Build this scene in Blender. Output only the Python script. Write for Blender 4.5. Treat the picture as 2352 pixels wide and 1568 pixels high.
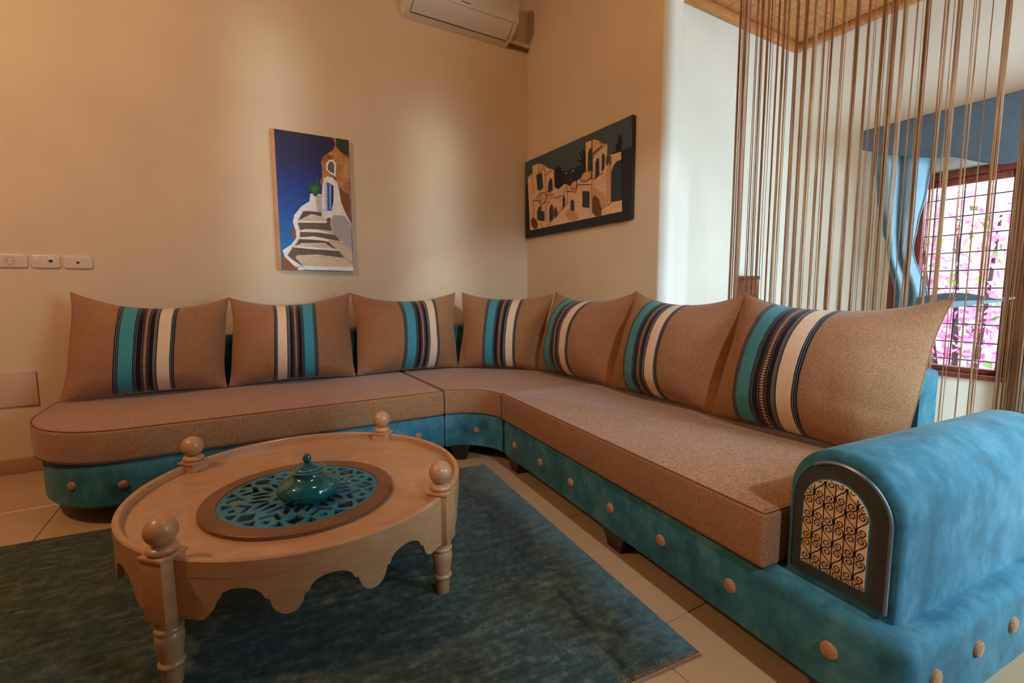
import bpy, bmesh, math, random
from mathutils import Vector, Matrix, noise
scene = bpy.context.scene
for o in list(bpy.data.objects):
    bpy.data.objects.remove(o)
PI = math.pi
random.seed(7)

# ------------------------------------------------------------------ camera
cam_data = bpy.data.cameras.new('camera')
cam_data.sensor_fit = 'HORIZONTAL'; cam_data.sensor_width = 36.0; cam_data.lens = 16.547
cam_data.clip_start = 0.02; cam_data.clip_end = 200
cam = bpy.data.objects.new('camera', cam_data); scene.collection.objects.link(cam)
_r = Vector((0.859722, -0.510742, -0.004544)); _u = Vector((0.056817, 0.086791, 0.994605)); _d = Vector((0.507592, 0.855342, -0.103635))
_m = Matrix((_r, _u, -_d)).transposed().to_4x4(); _m.translation = Vector((-2.318, -3.628, 1.0))
cam.matrix_world = _m
scene.camera = cam

# ------------------------------------------------------------------ world, lights, exposure
scene.view_settings.view_transform = 'Standard'; scene.view_settings.look = 'None'
scene.view_settings.gamma = 1.0; scene.view_settings.use_curve_mapping = False
scene.view_settings.exposure = 0.12
cy = scene.cycles
cy.max_bounces = 6; cy.diffuse_bounces = 4; cy.glossy_bounces = 2; cy.transmission_bounces = 3; cy.transparent_max_bounces = 4
cy.caustics_reflective = False; cy.caustics_refractive = False; cy.adaptive_threshold = 0.04; cy.use_adaptive_sampling = True
world = bpy.data.worlds.new('sky'); scene.world = world; world.use_nodes = True
bg = world.node_tree.nodes['Background']
bg.inputs['Color'].default_value = (0.86, 0.90, 1.0, 1); bg.inputs['Strength'].default_value = 6.0

def light(kind, name, loc, energy, color, size=0.2, size_y=None, target=None, spread=None):
    ld = bpy.data.lights.new(name, kind); ld.energy = energy; ld.color = color
    if kind == 'AREA':
        ld.size = size
        if size_y: ld.shape = 'RECTANGLE'; ld.size_y = size_y
        if spread: ld.spread = spread
    elif kind in ('POINT', 'SPOT'):
        ld.shadow_soft_size = size
    o = bpy.data.objects.new(name, ld); scene.collection.objects.link(o); o.location = loc
    if target is not None:
        o.rotation_euler = (Vector(target) - Vector(loc)).to_track_quat('-Z', 'Y').to_euler()
    return o
sun = light('SUN', 'sun', (4, -4, 6), 5.0, (1.0, 0.95, 0.88), target=None)
sun.rotation_euler = (Vector((0.75, 0.30, -0.75))).to_track_quat('-Z', 'Y').to_euler()
sun.data.angle = 0.02
# warm ceiling lamp left of the frame
light('POINT', 'ceiling_lamp_light', (-4.0, -1.95, 2.85), 90, (1.0, 0.68, 0.39), size=0.09)
# second warm lamp on the ceiling above the viewer
light('POINT', 'centre_lamp_light', (-1.45, -2.6, 3.35), 24, (1.0, 0.68, 0.39), size=0.2)
# cool ceiling spot behind the viewer, aimed at the right sofa section
sp = light('SPOT', 'rear_cool_spot', (-1.75, -5.7, 2.95), 210, (0.76, 0.88, 1.0), size=0.07, target=(-0.45, -2.3, 0.6))
sp.data.spot_size = math.radians(42); sp.data.spot_blend = 0.35
# added area lamp for the daylight reaching the armrest's outer side from the right
light('AREA', 'side_fill_light', (-0.15, -4.5, 1.25), 13, (0.46, 0.76, 1.0), size=0.7, size_y=1.7, target=(-0.5, -3.2, 0.6), spread=math.radians(80))
# added cool lamp at the right end of the alcove, brightening its walls
light('AREA', 'alcove_fill_light', (0.36, -4.5, 1.05), 92, (0.66, 0.87, 1.0), size=0.7, size_y=1.5, target=(1.46, -2.75, 0.85))
# two narrow lamps added behind the viewer for pale streaks on the back wall
light('AREA', 'wall_streak_light', (-2.25, -6.1, 1.75), 0.6, (0.76, 0.90, 1.0), size=0.16, size_y=2.0, target=(-2.03, 0.0, 1.75), spread=math.radians(7))
light('AREA', 'wall_streak_light', (-1.35, -6.1, 1.75), 0.6, (0.76, 0.90, 1.0), size=0.22, size_y=1.6, target=(-0.86, 0.0, 1.55), spread=math.radians(7))

# ------------------------------------------------------------------ helpers
COL = scene.collection
def s2l(c):
    c = c / 255.0
    return c / 12.92 if c <= 0.04045 else ((c + 0.055) / 1.055) ** 2.4
def rgb(r, g, b): return (s2l(r), s2l(g), s2l(b), 1.0)

def finish(name, bm, mat, parent=None, sharp=35, smooth=True, kind=None):
    bmesh.ops.recalc_face_normals(bm, faces=bm.faces)
    if smooth:
        for f in bm.faces: f.smooth = True
        lim = math.radians(sharp)
        for e in bm.edges:
            if len(e.link_faces) == 2:
                if e.calc_face_angle(0) > lim: e.smooth = False
    me = bpy.data.meshes.new(name); bm.to_mesh(me); bm.free()
    if mat is not None:
        for m in (mat if isinstance(mat, (list, tuple)) else [mat]): me.materials.append(m)
    o = bpy.data.objects.new(name, me); COL.objects.link(o)
    if parent is not None: o.parent = parent
    if kind: o['kind'] = kind
    return o
def tag(o, label=None, cat=None, group=None, kind=None):
    if label: o['label'] = label
    if cat: o['category'] = cat
    if group: o['group'] = group
    if kind: o['kind'] = kind
    return o
def empty(name, loc=(0, 0, 0), rz=0):
    o = bpy.data.objects.new(name, None); COL.objects.link(o); o.location = loc; o.rotation_euler = (0, 0, rz); o.empty_display_size = 0.1
    return o
def relparent(o, p):
    # parent o (built in world space) under an Empty placed at p without moving it
    o.parent = p
    o.matrix_parent_inverse = Matrix.Translation(-Vector(p.location)) if p.rotation_euler.z == 0 else p.matrix_basis.inverted()
    return o
def box(bm, x0, x1, y0, y1, z0, z1, bev=0, seg=2):
    vs = [bm.verts.new(p) for p in ((x0, y0, z0), (x1, y0, z0), (x1, y1, z0), (x0, y1, z0), (x0, y0, z1), (x1, y0, z1), (x1, y1, z1), (x0, y1, z1))]
    fs = [bm.faces.new([vs[i] for i in q]) for q in ((0, 3, 2, 1), (4, 5, 6, 7), (0, 1, 5, 4), (1, 2, 6, 5), (2, 3, 7, 6), (3, 0, 4, 7))]
    if bev:
        es = list({e for f in fs for e in f.edges})
        bmesh.ops.bevel(bm, geom=es, offset=bev, segments=seg, affect='EDGES', profile=0.5)
    return vs
def newbox(name, dims, mat, parent=None, bev=0, seg=2, **k):
    bm = bmesh.new(); box(bm, *dims, bev=bev, seg=seg); return finish(name, bm, mat, parent, **k)
def area2(pts): return 0.5 * sum(pts[i][0] * pts[(i + 1) % len(pts)][1] - pts[(i + 1) % len(pts)][0] * pts[i][1] for i in range(len(pts)))
def inset(pts, d):
    n = len(pts); out = []
    for i in range(n):
        a = Vector(pts[i - 1]); b = Vector(pts[i]); c = Vector(pts[(i + 1) % n])
        e1 = (b - a).normalized(); e2 = (c - b).normalized()
        n1 = Vector((-e1.y, e1.x)); n2 = Vector((-e2.y, e2.x)); m = (n1 + n2)
        m = m / max(0.35, (1 + n1.dot(n2)))
        out.append((b.x + m.x * d, b.y + m.y * d))
    return out
def slab(bm, outline, z0, z1, rb=0.0, rt=0.0, seg=4, xf=None, crown=0.0):
    pts = list(outline)
    if area2(pts) < 0: pts.reverse()
    xf = xf or (lambda x, y, z: (x, y, z))
    rings = []
    if rb > 0:
        for i in range(seg):
            a = PI / 2 * i / seg; rings.append((rb * (1 - math.sin(a)), z0 + rb * (1 - math.cos(a))))
    rings.append((0, z0 + rb)); rings.append((0, z1 - rt)) 
    if rt > 0:
        for i in range(1, seg + 1):
            a = PI / 2 * i / seg; rings.append((rt * (1 - math.cos(a)), z1 - rt * (1 - math.sin(a))))
    if crown:
        for k, f in ((0.02, .25), (0.06, .6), (0.12, .9), (0.18, 1.0)): rings.append((rt + k, z1 + crown * f))
    loops = []
    for d, z in rings:
        q = inset(pts, d) if d else pts
        loops.append([bm.verts.new(xf(x, y, z)) for x, y in q])
    n = len(pts)
    for a, b in zip(loops, loops[1:]):
        for i in range(n): bm.faces.new((a[i], a[(i + 1) % n], b[(i + 1) % n], b[i]))
    bm.faces.new(loops[0][::-1]); bm.faces.new(loops[-1])
def lathe(bm, prof, c=(0, 0), seg=32, cap0=True, cap1=True, xf=None):
    xf = xf or (lambda x, y, z: (x, y, z))
    loops = [[bm.verts.new(xf(c[0] + r * math.cos(2 * PI * k / seg), c[1] + r * math.sin(2 * PI * k / seg), z)) for k in range(seg)] for r, z in prof]
    for a, b in zip(loops, loops[1:]):
        for i in range(seg): bm.faces.new((a[i], a[(i + 1) % seg], b[(i + 1) % seg], b[i]))
    if cap0: bm.faces.new(loops[0][::-1])
    if cap1: bm.faces.new(loops[-1])
def ring(bm, prof, c=(0, 0), seg=64):
    loops = [[bm.verts.new((c[0] + r * math.cos(2 * PI * k / seg), c[1] + r * math.sin(2 * PI * k / seg), z)) for k in range(seg)] for r, z in prof]
    for a, b in zip(loops, loops[1:] + loops[:1]):
        for i in range(seg): bm.faces.new((a[i], a[(i + 1) % seg], b[(i + 1) % seg], b[i]))
def tube(bm, pts, r, n=6, closed=False, caps=True):
    pts = [Vector(p) for p in pts]; loops = []; prev = None; m = len(pts)
    for i, p in enumerate(pts):
        if closed: t = pts[(i + 1) % m] - pts[i - 1]
        else: t = pts[min(i + 1, m - 1)] - pts[max(i - 1, 0)]
        t.normalize()
        a = prev if prev is not None else (Vector((0, 0, 1)) if abs(t.z) < 0.9 else Vector((1, 0, 0)))
        b = t.cross(a).normalized(); a = b.cross(t).normalized(); prev = a
        rr = r[i] if isinstance(r, (list, tuple)) else r
        loops.append([bm.verts.new(p + (a * math.cos(2 * PI * k / n) + b * math.sin(2 * PI * k / n)) * rr) for k in range(n)])
    prs = list(zip(loops, loops[1:])) + ([(loops[-1], loops[0])] if closed else [])
    for a, b in prs:
        for k in range(n): bm.faces.new((a[k], a[(k + 1) % n], b[(k + 1) % n], b[k]))
    if not closed and caps:
        bm.faces.new(loops[0][::-1]); bm.faces.new(loops[-1])
def ribbon(bm, pts, w, z0, z1, closed=False):
    # flat bar following a plan curve
    pts = [Vector((p[0], p[1])) for p in pts]; m = len(pts); L = []
    for i in range(m):
        t = (pts[(i + 1) % m] - pts[i - 1]) if closed else (pts[min(i + 1, m - 1)] - pts[max(i - 1, 0)])
        t.normalize(); nn = Vector((-t.y, t.x)) * (w / 2)
        a = pts[i] + nn; b = pts[i] - nn
        L.append([bm.verts.new((a.x, a.y, z0)), bm.verts.new((b.x, b.y, z0)), bm.verts.new((b.x, b.y, z1)), bm.verts.new((a.x, a.y, z1))])
    prs = list(zip(L, L[1:])) + ([(L[-1], L[0])] if closed else [])
    for a, b in prs:
        for k in range(4): bm.faces.new((a[k], a[(k + 1) % 4], b[(k + 1) % 4], b[k]))
    if not closed: bm.faces.new(L[0][::-1]); bm.faces.new(L[-1])

# ------------------------------------------------------------------ materials
class NT:
    def __init__(s, name):
        s.m = bpy.data.materials.new(name); s.m.use_nodes = True; s.t = s.m.node_tree
        s.b = s.t.nodes['Principled BSDF']
    def n(s, typ, **kw):
        nd = s.t.nodes.new(typ)
        for k, v in kw.items():
            if hasattr(nd, k): setattr(nd, k, v)
            else: nd.inputs[k.replace('_', ' ')].default_value = v
        return nd
    def l(s, a, b): s.t.links.new(a, b)
    def coord(s, which='Object', scale=(1, 1, 1)):
        tc = s.n('ShaderNodeTexCoord'); mp = s.n('ShaderNodeMapping'); mp.inputs['Scale'].default_value = scale
        s.l(tc.outputs[which], mp.inputs['Vector']); return mp.outputs['Vector']
    def noise(s, vec, scale, detail=4, rough=0.55):
        nd = s.n('ShaderNodeTexNoise'); nd.inputs['Scale'].default_value = scale; nd.inputs['Detail'].default_value = detail; nd.inputs['Roughness'].default_value = rough
        s.l(vec, nd.inputs['Vector']); return nd.outputs['Fac']
    def ramp(s, fac, stops, interp='LINEAR'):
        r = s.n('ShaderNodeValToRGB'); cr = r.color_ramp; cr.interpolation = interp
        while len(cr.elements) < len(stops): cr.elements.new(1.0)
        for e, (p, c) in zip(cr.elements, stops): e.position = p; e.color = c
        s.l(fac, r.inputs['Fac']); return r.outputs['Color']
    def mix(s, fac, a, b, mode='MIX'):
        nd = s.n('ShaderNodeMix', data_type='RGBA', blend_type=mode)
        for i, v in ((0, fac), (6, a), (7, b)):
            if isinstance(v, (int, float, tuple)): nd.inputs[i].default_value = v
            else: s.l(v, nd.inputs[i])
        return nd.outputs[2]
    def math(s, op, a, b=None):
        nd = s.n('ShaderNodeMath', operation=op)
        for i, v in enumerate((a, b)):
            if v is None: continue
            if isinstance(v, (int, float)): nd.inputs[i].default_value = v
            else: s.l(v, nd.inputs[i])
        return nd.outputs[0]
    def bump(s, h, strength=0.2, dist=0.01):
        nd = s.n('ShaderNodeBump'); nd.inputs['Strength'].default_value = strength; nd.inputs['Distance'].default_value = dist
        s.l(h, nd.inputs['Height']); s.l(nd.outputs['Normal'], s.b.inputs['Normal'])
    def base(s, c):
        if isinstance(c, tuple): s.b.inputs['Base Color'].default_value = c
        else: s.l(c, s.b.inputs['Base Color'])
    def set(s, **k):
        for a, v in k.items(): s.b.inputs[a.replace('_', ' ')].default_value = v
def sc(c, f): return (c[0] * f, c[1] * f, c[2] * f, 1)

def simple(name, c, rough=0.5, var=0.12, nscale=8, bump=0.0, bscale=60, **k):
    t = NT(name); v = t.coord()
    t.base(t.ramp(t.noise(v, nscale), [(0.3, sc(c, 1 - var)), (0.7, sc(c, 1 + var))]))
    t.set(Roughness=rough, **k)
    if bump: t.bump(t.noise(v, bscale, 3), bump, 0.004)
    return t.m
def linen(name, c):
    t = NT(name); v = t.coord()
    f1 = t.noise(t.coord(scale=(1, 1, 6)), 120, 1); f2 = t.noise(t.coord(scale=(6, 6, 1)), 120, 1); big = t.noise(v, 5, 2)
    w = t.math('ADD', t.math('MULTIPLY', f1, 0.5), t.math('MULTIPLY', f2, 0.5))
    c1 = t.ramp(w, [(0.38, sc(c, 0.55)), (0.5, c), (0.62, sc(c, 1.5))])
    t.base(t.mix(0.22, c1, t.ramp(big, [(0.35, sc(c, 0.82)), (0.65, sc(c, 1.15))])))
    t.set(Roughness=0.92, Sheen_Weight=0.25, Sheen_Roughness=0.5, Specular_IOR_Level=0.15)
    t.bump(w, 0.35, 0.002)
    return t.m
def suede(name, c):
    t = NT(name); v = t.coord()
    a = t.noise(v, 9, 5, 0.6); b = t.noise(t.coord(scale=(1, 1, 0.6)), 30, 4, 0.6)
    f = t.math('ADD', t.math('MULTIPLY', a, 0.65), t.math('MULTIPLY', b, 0.35))
    t.base(t.ramp(f, [(0.36, sc(c, 0.58)), (0.5, c), (0.64, (c[0] * 2.1 + .015, c[1] * 1.38, c[2] * 1.3, 1))]))
    t.set(Roughness=0.85, Sheen_Weight=0.15, Sheen_Roughness=0.4, Specular_IOR_Level=0.2)
    t.l(t.ramp(f, [(0.3, (.6, .6, .6, 1)), (0.7, (.95, .95, .95, 1))]), t.b.inputs['Roughness'])
    t.bump(t.noise(v, 260, 2), 0.12, 0.001)
    return t.m
def plaster(name, c, var=0.05, rough=0.9):
    t = NT(name); v = t.coord()
    t.base(t.ramp(t.noise(v, 1.6, 2), [(0.3, sc(c, 1 - var)), (0.7, sc(c, 1 + var))]))
    t.set(Roughness=rough, Specular_IOR_Level=0.25); t.bump(t.noise(v, 140, 1), 0.12, 0.002)
    return t.m
def wood(name, c1, c2, axis=(1, 1, 12), scale=6, rough=0.5, **k):
    t = NT(name); v = t.coord(scale=axis)
    f = t.noise(v, scale, 4, 0.6)
    t.base(t.ramp(f, [(0.32, c1), (0.68, c2)])); t.set(Roughness=rough, **k); t.bump(f, 0.08, 0.002)
    return t.m
M = {}
M['wall'] = plaster('wall_paint_cream', rgb(223, 202, 169))
M['wall_white'] = plaster('alcove_paint_white', rgb(232, 230, 222))
M['ceiling'] = wood('dark_ceiling_boards', rgb(120, 80, 48), rgb(150, 104, 64))  # unseen ceiling; dark finish picked to cut bounced light
M['rear'] = plaster('rear_wall_brown', rgb(136, 104, 76))  # unseen walls; brown picked to keep bounced light low
M['tile'] = simple('floor_tile_beige', rgb(196, 166, 130), rough=0.22, var=0.06, nscale=3)
M['grout'] = simple('tile_grout', rgb(128, 104, 80), rough=0.9)
M['baseboard'] = simple('baseboard_tile', rgb(176, 140, 104), rough=0.35, var=0.06)
M['linen'] = linen('brown_linen', rgb(160, 115, 79))
M['linen_seat'] = linen('brown_linen_seat', rgb(165, 120, 83))
M['suede'] = suede('teal_suede', rgb(60, 122, 138))
M['button'] = linen('button_fabric', rgb(176, 128, 92))
M['foot'] = simple('dark_wood_foot', rgb(38, 28, 22), rough=0.4)
M['table'] = wood('pale_lime_wood', rgb(182, 136, 94), rgb(198, 152, 108), axis=(1, 2.5, 6), scale=11, rough=0.4, Coat_Weight=0.35, Coat_Roughness=0.15)
M['ringwood'] = wood('brown_ring_wood', rgb(112, 76, 50), rgb(134, 92, 62), scale=9, rough=0.5)
M['fret'] = simple('blue_fretwork_paint', rgb(58, 122, 142), rough=0.45, var=0.1)
M['ceramic'] = simple('teal_glaze', rgb(8, 92, 96), rough=0.08, var=0.35, nscale=14, Coat_Weight=0.6, Coat_Roughness=0.05)
M['white_plastic'] = simple('white_plastic', rgb(226, 220, 214), rough=0.35, var=0.02)
M['sock_plastic'] = simple('socket_plastic', rgb(226, 208, 192), rough=0.25, var=0.02)
M['black'] = simple('black_gap', rgb(14, 12, 12), rough=0.7)
M['grey_panel'] = simple('dark_grey_leatherette', rgb(66, 68, 68), rough=0.55, var=0.12, nscale=200, bump=0.3, bscale=400)
M['cream_inlay'] = simple('cream_inlay', rgb(250, 216, 164), rough=0.5, var=0.06)
M['iron'] = simple('black_scroll_iron', rgb(22, 16, 14), rough=0.5)
M['silver'] = simple('grey_piping', rgb(120, 130, 136), rough=0.3, Metallic=0.4)
M['redwood'] = wood('reddish_window_wood', rgb(96, 46, 36), rgb(130, 66, 50), axis=(1, 8, 1), rough=0.45)
M['ceilwood'] = wood('golden_ceiling_wood', rgb(176, 112, 56), rgb(212, 150, 88), axis=(1, 10, 1), scale=5, rough=0.5)
M['bluecloth'] = simple('light_blue_satin', rgb(134, 180, 204), rough=0.45, var=0.08, Sheen_Weight=0.4)
M['bluecloth_dark'] = simple('valance_blue', rgb(80, 96, 110), rough=0.7, var=0.08)
M['canvas_side'] = simple('bare_canvas', rgb(206, 158, 108), rough=0.9)
M['hatch'] = simple('hatch_paint', rgb(214, 182, 146), rough=0.6, var=0.03)
t = NT('brown_cotton_string'); _c = t.ramp(t.noise(t.coord(scale=(30, 30, 1.5)), 3, 3), [(0.3, rgb(172, 128, 88)), (0.7, rgb(226, 194, 156))])
t.base(_c); t.set(Roughness=0.85, Specular_IOR_Level=0.2)
_tr = t.n('ShaderNodeBsdfTranslucent'); t.l(_c, _tr.inputs['Color']); _mx = t.n('ShaderNodeMixShader'); _mx.inputs[0].default_value = 0.35
_out = t.t.nodes['Material Output']; t.l(t.b.outputs[0], _mx.inputs[1]); t.l(_tr.outputs[0], _mx.inputs[2]); t.l(_mx.outputs[0], _out.inputs['Surface']); M['string'] = t.m
M['grille'] = simple('grille_iron', rgb(60, 56, 84), rough=0.5)
t = NT('window_glass'); t.set(Base_Color=(1, 1, 1, 1), Roughness=0.0, Transmission_Weight=1.0, IOR=1.02, Specular_IOR_Level=0.1); M['glass'] = t.m

def rug_mat():
    t = NT('overdyed_rug'); v = t.coord()
    a = t.noise(t.coord(scale=(1, 3.2, 1)), 11, 8, 0.72); b = t.noise(t.coord(scale=(1.6, 1, 1)), 30, 6, 0.7); c = t.noise(v, 3, 4, 0.6)
    f = t.math('ADD', t.math('MULTIPLY', a, 0.6), t.math('MULTIPLY', b, 0.4))
    c1 = t.ramp(f, [(0.34, rgb(26, 40, 40)), (0.5, rgb(56, 74, 72)), (0.68, rgb(108, 124, 116))])
    c2 = t.ramp(f, [(0.36, rgb(36, 46, 38)), (0.5, rgb(62, 74, 62)), (0.66, rgb(114, 114, 86))])
    base = t.mix(t.ramp(c, [(0.42, (0, 0, 0, 1)), (0.6, (1, 1, 1, 1))]), c1, c2)
    # bluish tint and broken dark line along the rug's edge (own x axis: width, y axis: length)
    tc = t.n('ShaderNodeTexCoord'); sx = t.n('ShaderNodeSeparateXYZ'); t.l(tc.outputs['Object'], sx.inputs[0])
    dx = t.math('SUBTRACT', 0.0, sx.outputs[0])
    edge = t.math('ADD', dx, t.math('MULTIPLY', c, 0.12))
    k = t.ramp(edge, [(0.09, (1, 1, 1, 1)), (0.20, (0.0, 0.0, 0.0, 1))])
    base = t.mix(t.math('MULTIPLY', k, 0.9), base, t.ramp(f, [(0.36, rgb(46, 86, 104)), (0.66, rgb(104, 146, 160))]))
    line = t.ramp(t.math('ADD', dx, t.math('MULTIPLY', b, 0.012)), [(0.2, (0, 0, 0, 1)), (0.222, (1, 1, 1, 1)), (0.232, (1, 1, 1, 1)), (0.25, (0, 0, 0, 1))])
    brk = t.ramp(t.noise(v, 11, 3), [(0.5, (0, 0, 0, 1)), (0.58, (1, 1, 1, 1))])
    base = t.mix(t.math('MULTIPLY', t.math('MULTIPLY', line, brk), 0.8), base, rgb(22, 30, 32))
    t.base(base); t.set(Roughness=0.95, Sheen_Weight=0.2, Specular_IOR_Level=0.1)
    t.bump(t.noise(v, 180, 1), 0.5, 0.004)
    return t.m
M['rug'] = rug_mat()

def band_mat(name, flip=False):
    t = NT(name); tc = t.n('ShaderNodeTexCoord'); sx = t.n('ShaderNodeSeparateXYZ'); t.l(tc.outputs['UV'], sx.inputs[0])
    u = sx.outputs[0]
    if flip: u = t.math('SUBTRACT', 1.0, u)
    navy = rgb(22, 22, 34); grey = rgb(120, 132, 140); teal = rgb(70, 148, 160); cream = rgb(232, 206, 176); brown = rgb(96, 76, 62)
    st = [(0, navy), (.018, grey), (.03, navy), (.05, grey), (.06, navy), (.078, teal), (.315, navy), (.333, grey), (.343, navy), (.36, grey), (.37, navy),
          (.455, rgb(150, 104, 76)), (.463, navy), (.565, rgb(150, 104, 76)), (.573, navy), (.645, grey), (.657, brown), (.672, grey), (.68, brown), (.70, navy), (.712, cream),
          (.925, navy), (.94, grey), (.952, navy), (.97, grey), (.98, navy)]
    col = t.ramp(u, st, 'CONSTANT')
    # stitched zip pattern in the dark stripe
    v = sx.outputs[1]
    teeth = t.math('GREATER_THAN', t.math('SINE', t.math('MULTIPLY', v, 330.0)), 0.0)
    inz = t.math('MULTIPLY', t.math('GREATER_THAN', u, 0.483), t.math('LESS_THAN', u, 0.545))
    mid = t.math('LESS_THAN', t.math('ABSOLUTE', t.math('SUBTRACT', u, 0.514)), 0.006)
    k = t.math('MULTIPLY', inz, t.math('MAXIMUM', teeth, mid))
    col = t.mix(k, col, rgb(188, 146, 116))
    w = t.noise(t.coord(), 260, 2)
    t.base(t.mix(0.35, col, t.ramp(w, [(0.3, (.55, .55, .55, 1)), (0.7, (1.3, 1.3, 1.3, 1))]), 'MULTIPLY'))
    t.set(Roughness=0.9, Sheen_Weight=0.2, Specular_IOR_Level=0.15); t.bump(w, 0.3, 0.002)
    return t.m
M['band'] = band_mat('woven_stripes'); M['band_flip'] = band_mat('woven_stripes_mirrored', True)
def paint(name, c, var=0.18):
    t = NT(name); v = t.coord()
    t.base(t.ramp(t.noise(t.coord(scale=(1, 1, 3)), 22, 5, 0.65), [(0.3, sc(c, 1 - var)), (0.7, sc(c, 1 + var))]))
    t.set(Roughness=0.6); t.bump(t.noise(v, 60, 4), 0.15, 0.002)
    return t.m

def sea_mat(z0, z1):
    t = NT('painted_sea'); tc = t.n('ShaderNodeTexCoord'); sx = t.n('ShaderNodeSeparateXYZ'); t.l(tc.outputs['Object'], sx.inputs[0])
    z = t.math('DIVIDE', t.math('SUBTRACT', sx.outputs[2], z0), z1 - z0)
    z = t.math('ADD', z, t.math('MULTIPLY', t.math('SUBTRACT', t.noise(t.coord(scale=(2, 1, 9)), 9, 5, .7), .5), .3))
    t.base(t.ramp(z, [(.18, rgb(26, 116, 196)), (.42, rgb(12, 78, 176)), (.62, rgb(12, 44, 136)), (.80, rgb(24, 22, 82)), (1.0, rgb(30, 22, 60))])); t.set(Roughness=.55)
    t.bump(t.noise(t.coord(scale=(1, 1, 4)), 60, 4), .2, .002); return t.m
def rock_mat():
    t = NT('painted_rock'); v = t.coord()
    t.base(t.ramp(t.noise(v, 17, 5, .6), [(.32, rgb(112, 66, 30)), (.48, rgb(176, 116, 56)), (.62, rgb(206, 146, 74)), (.75, rgb(222, 170, 100))])); t.set(Roughness=.6); return t.m

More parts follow.
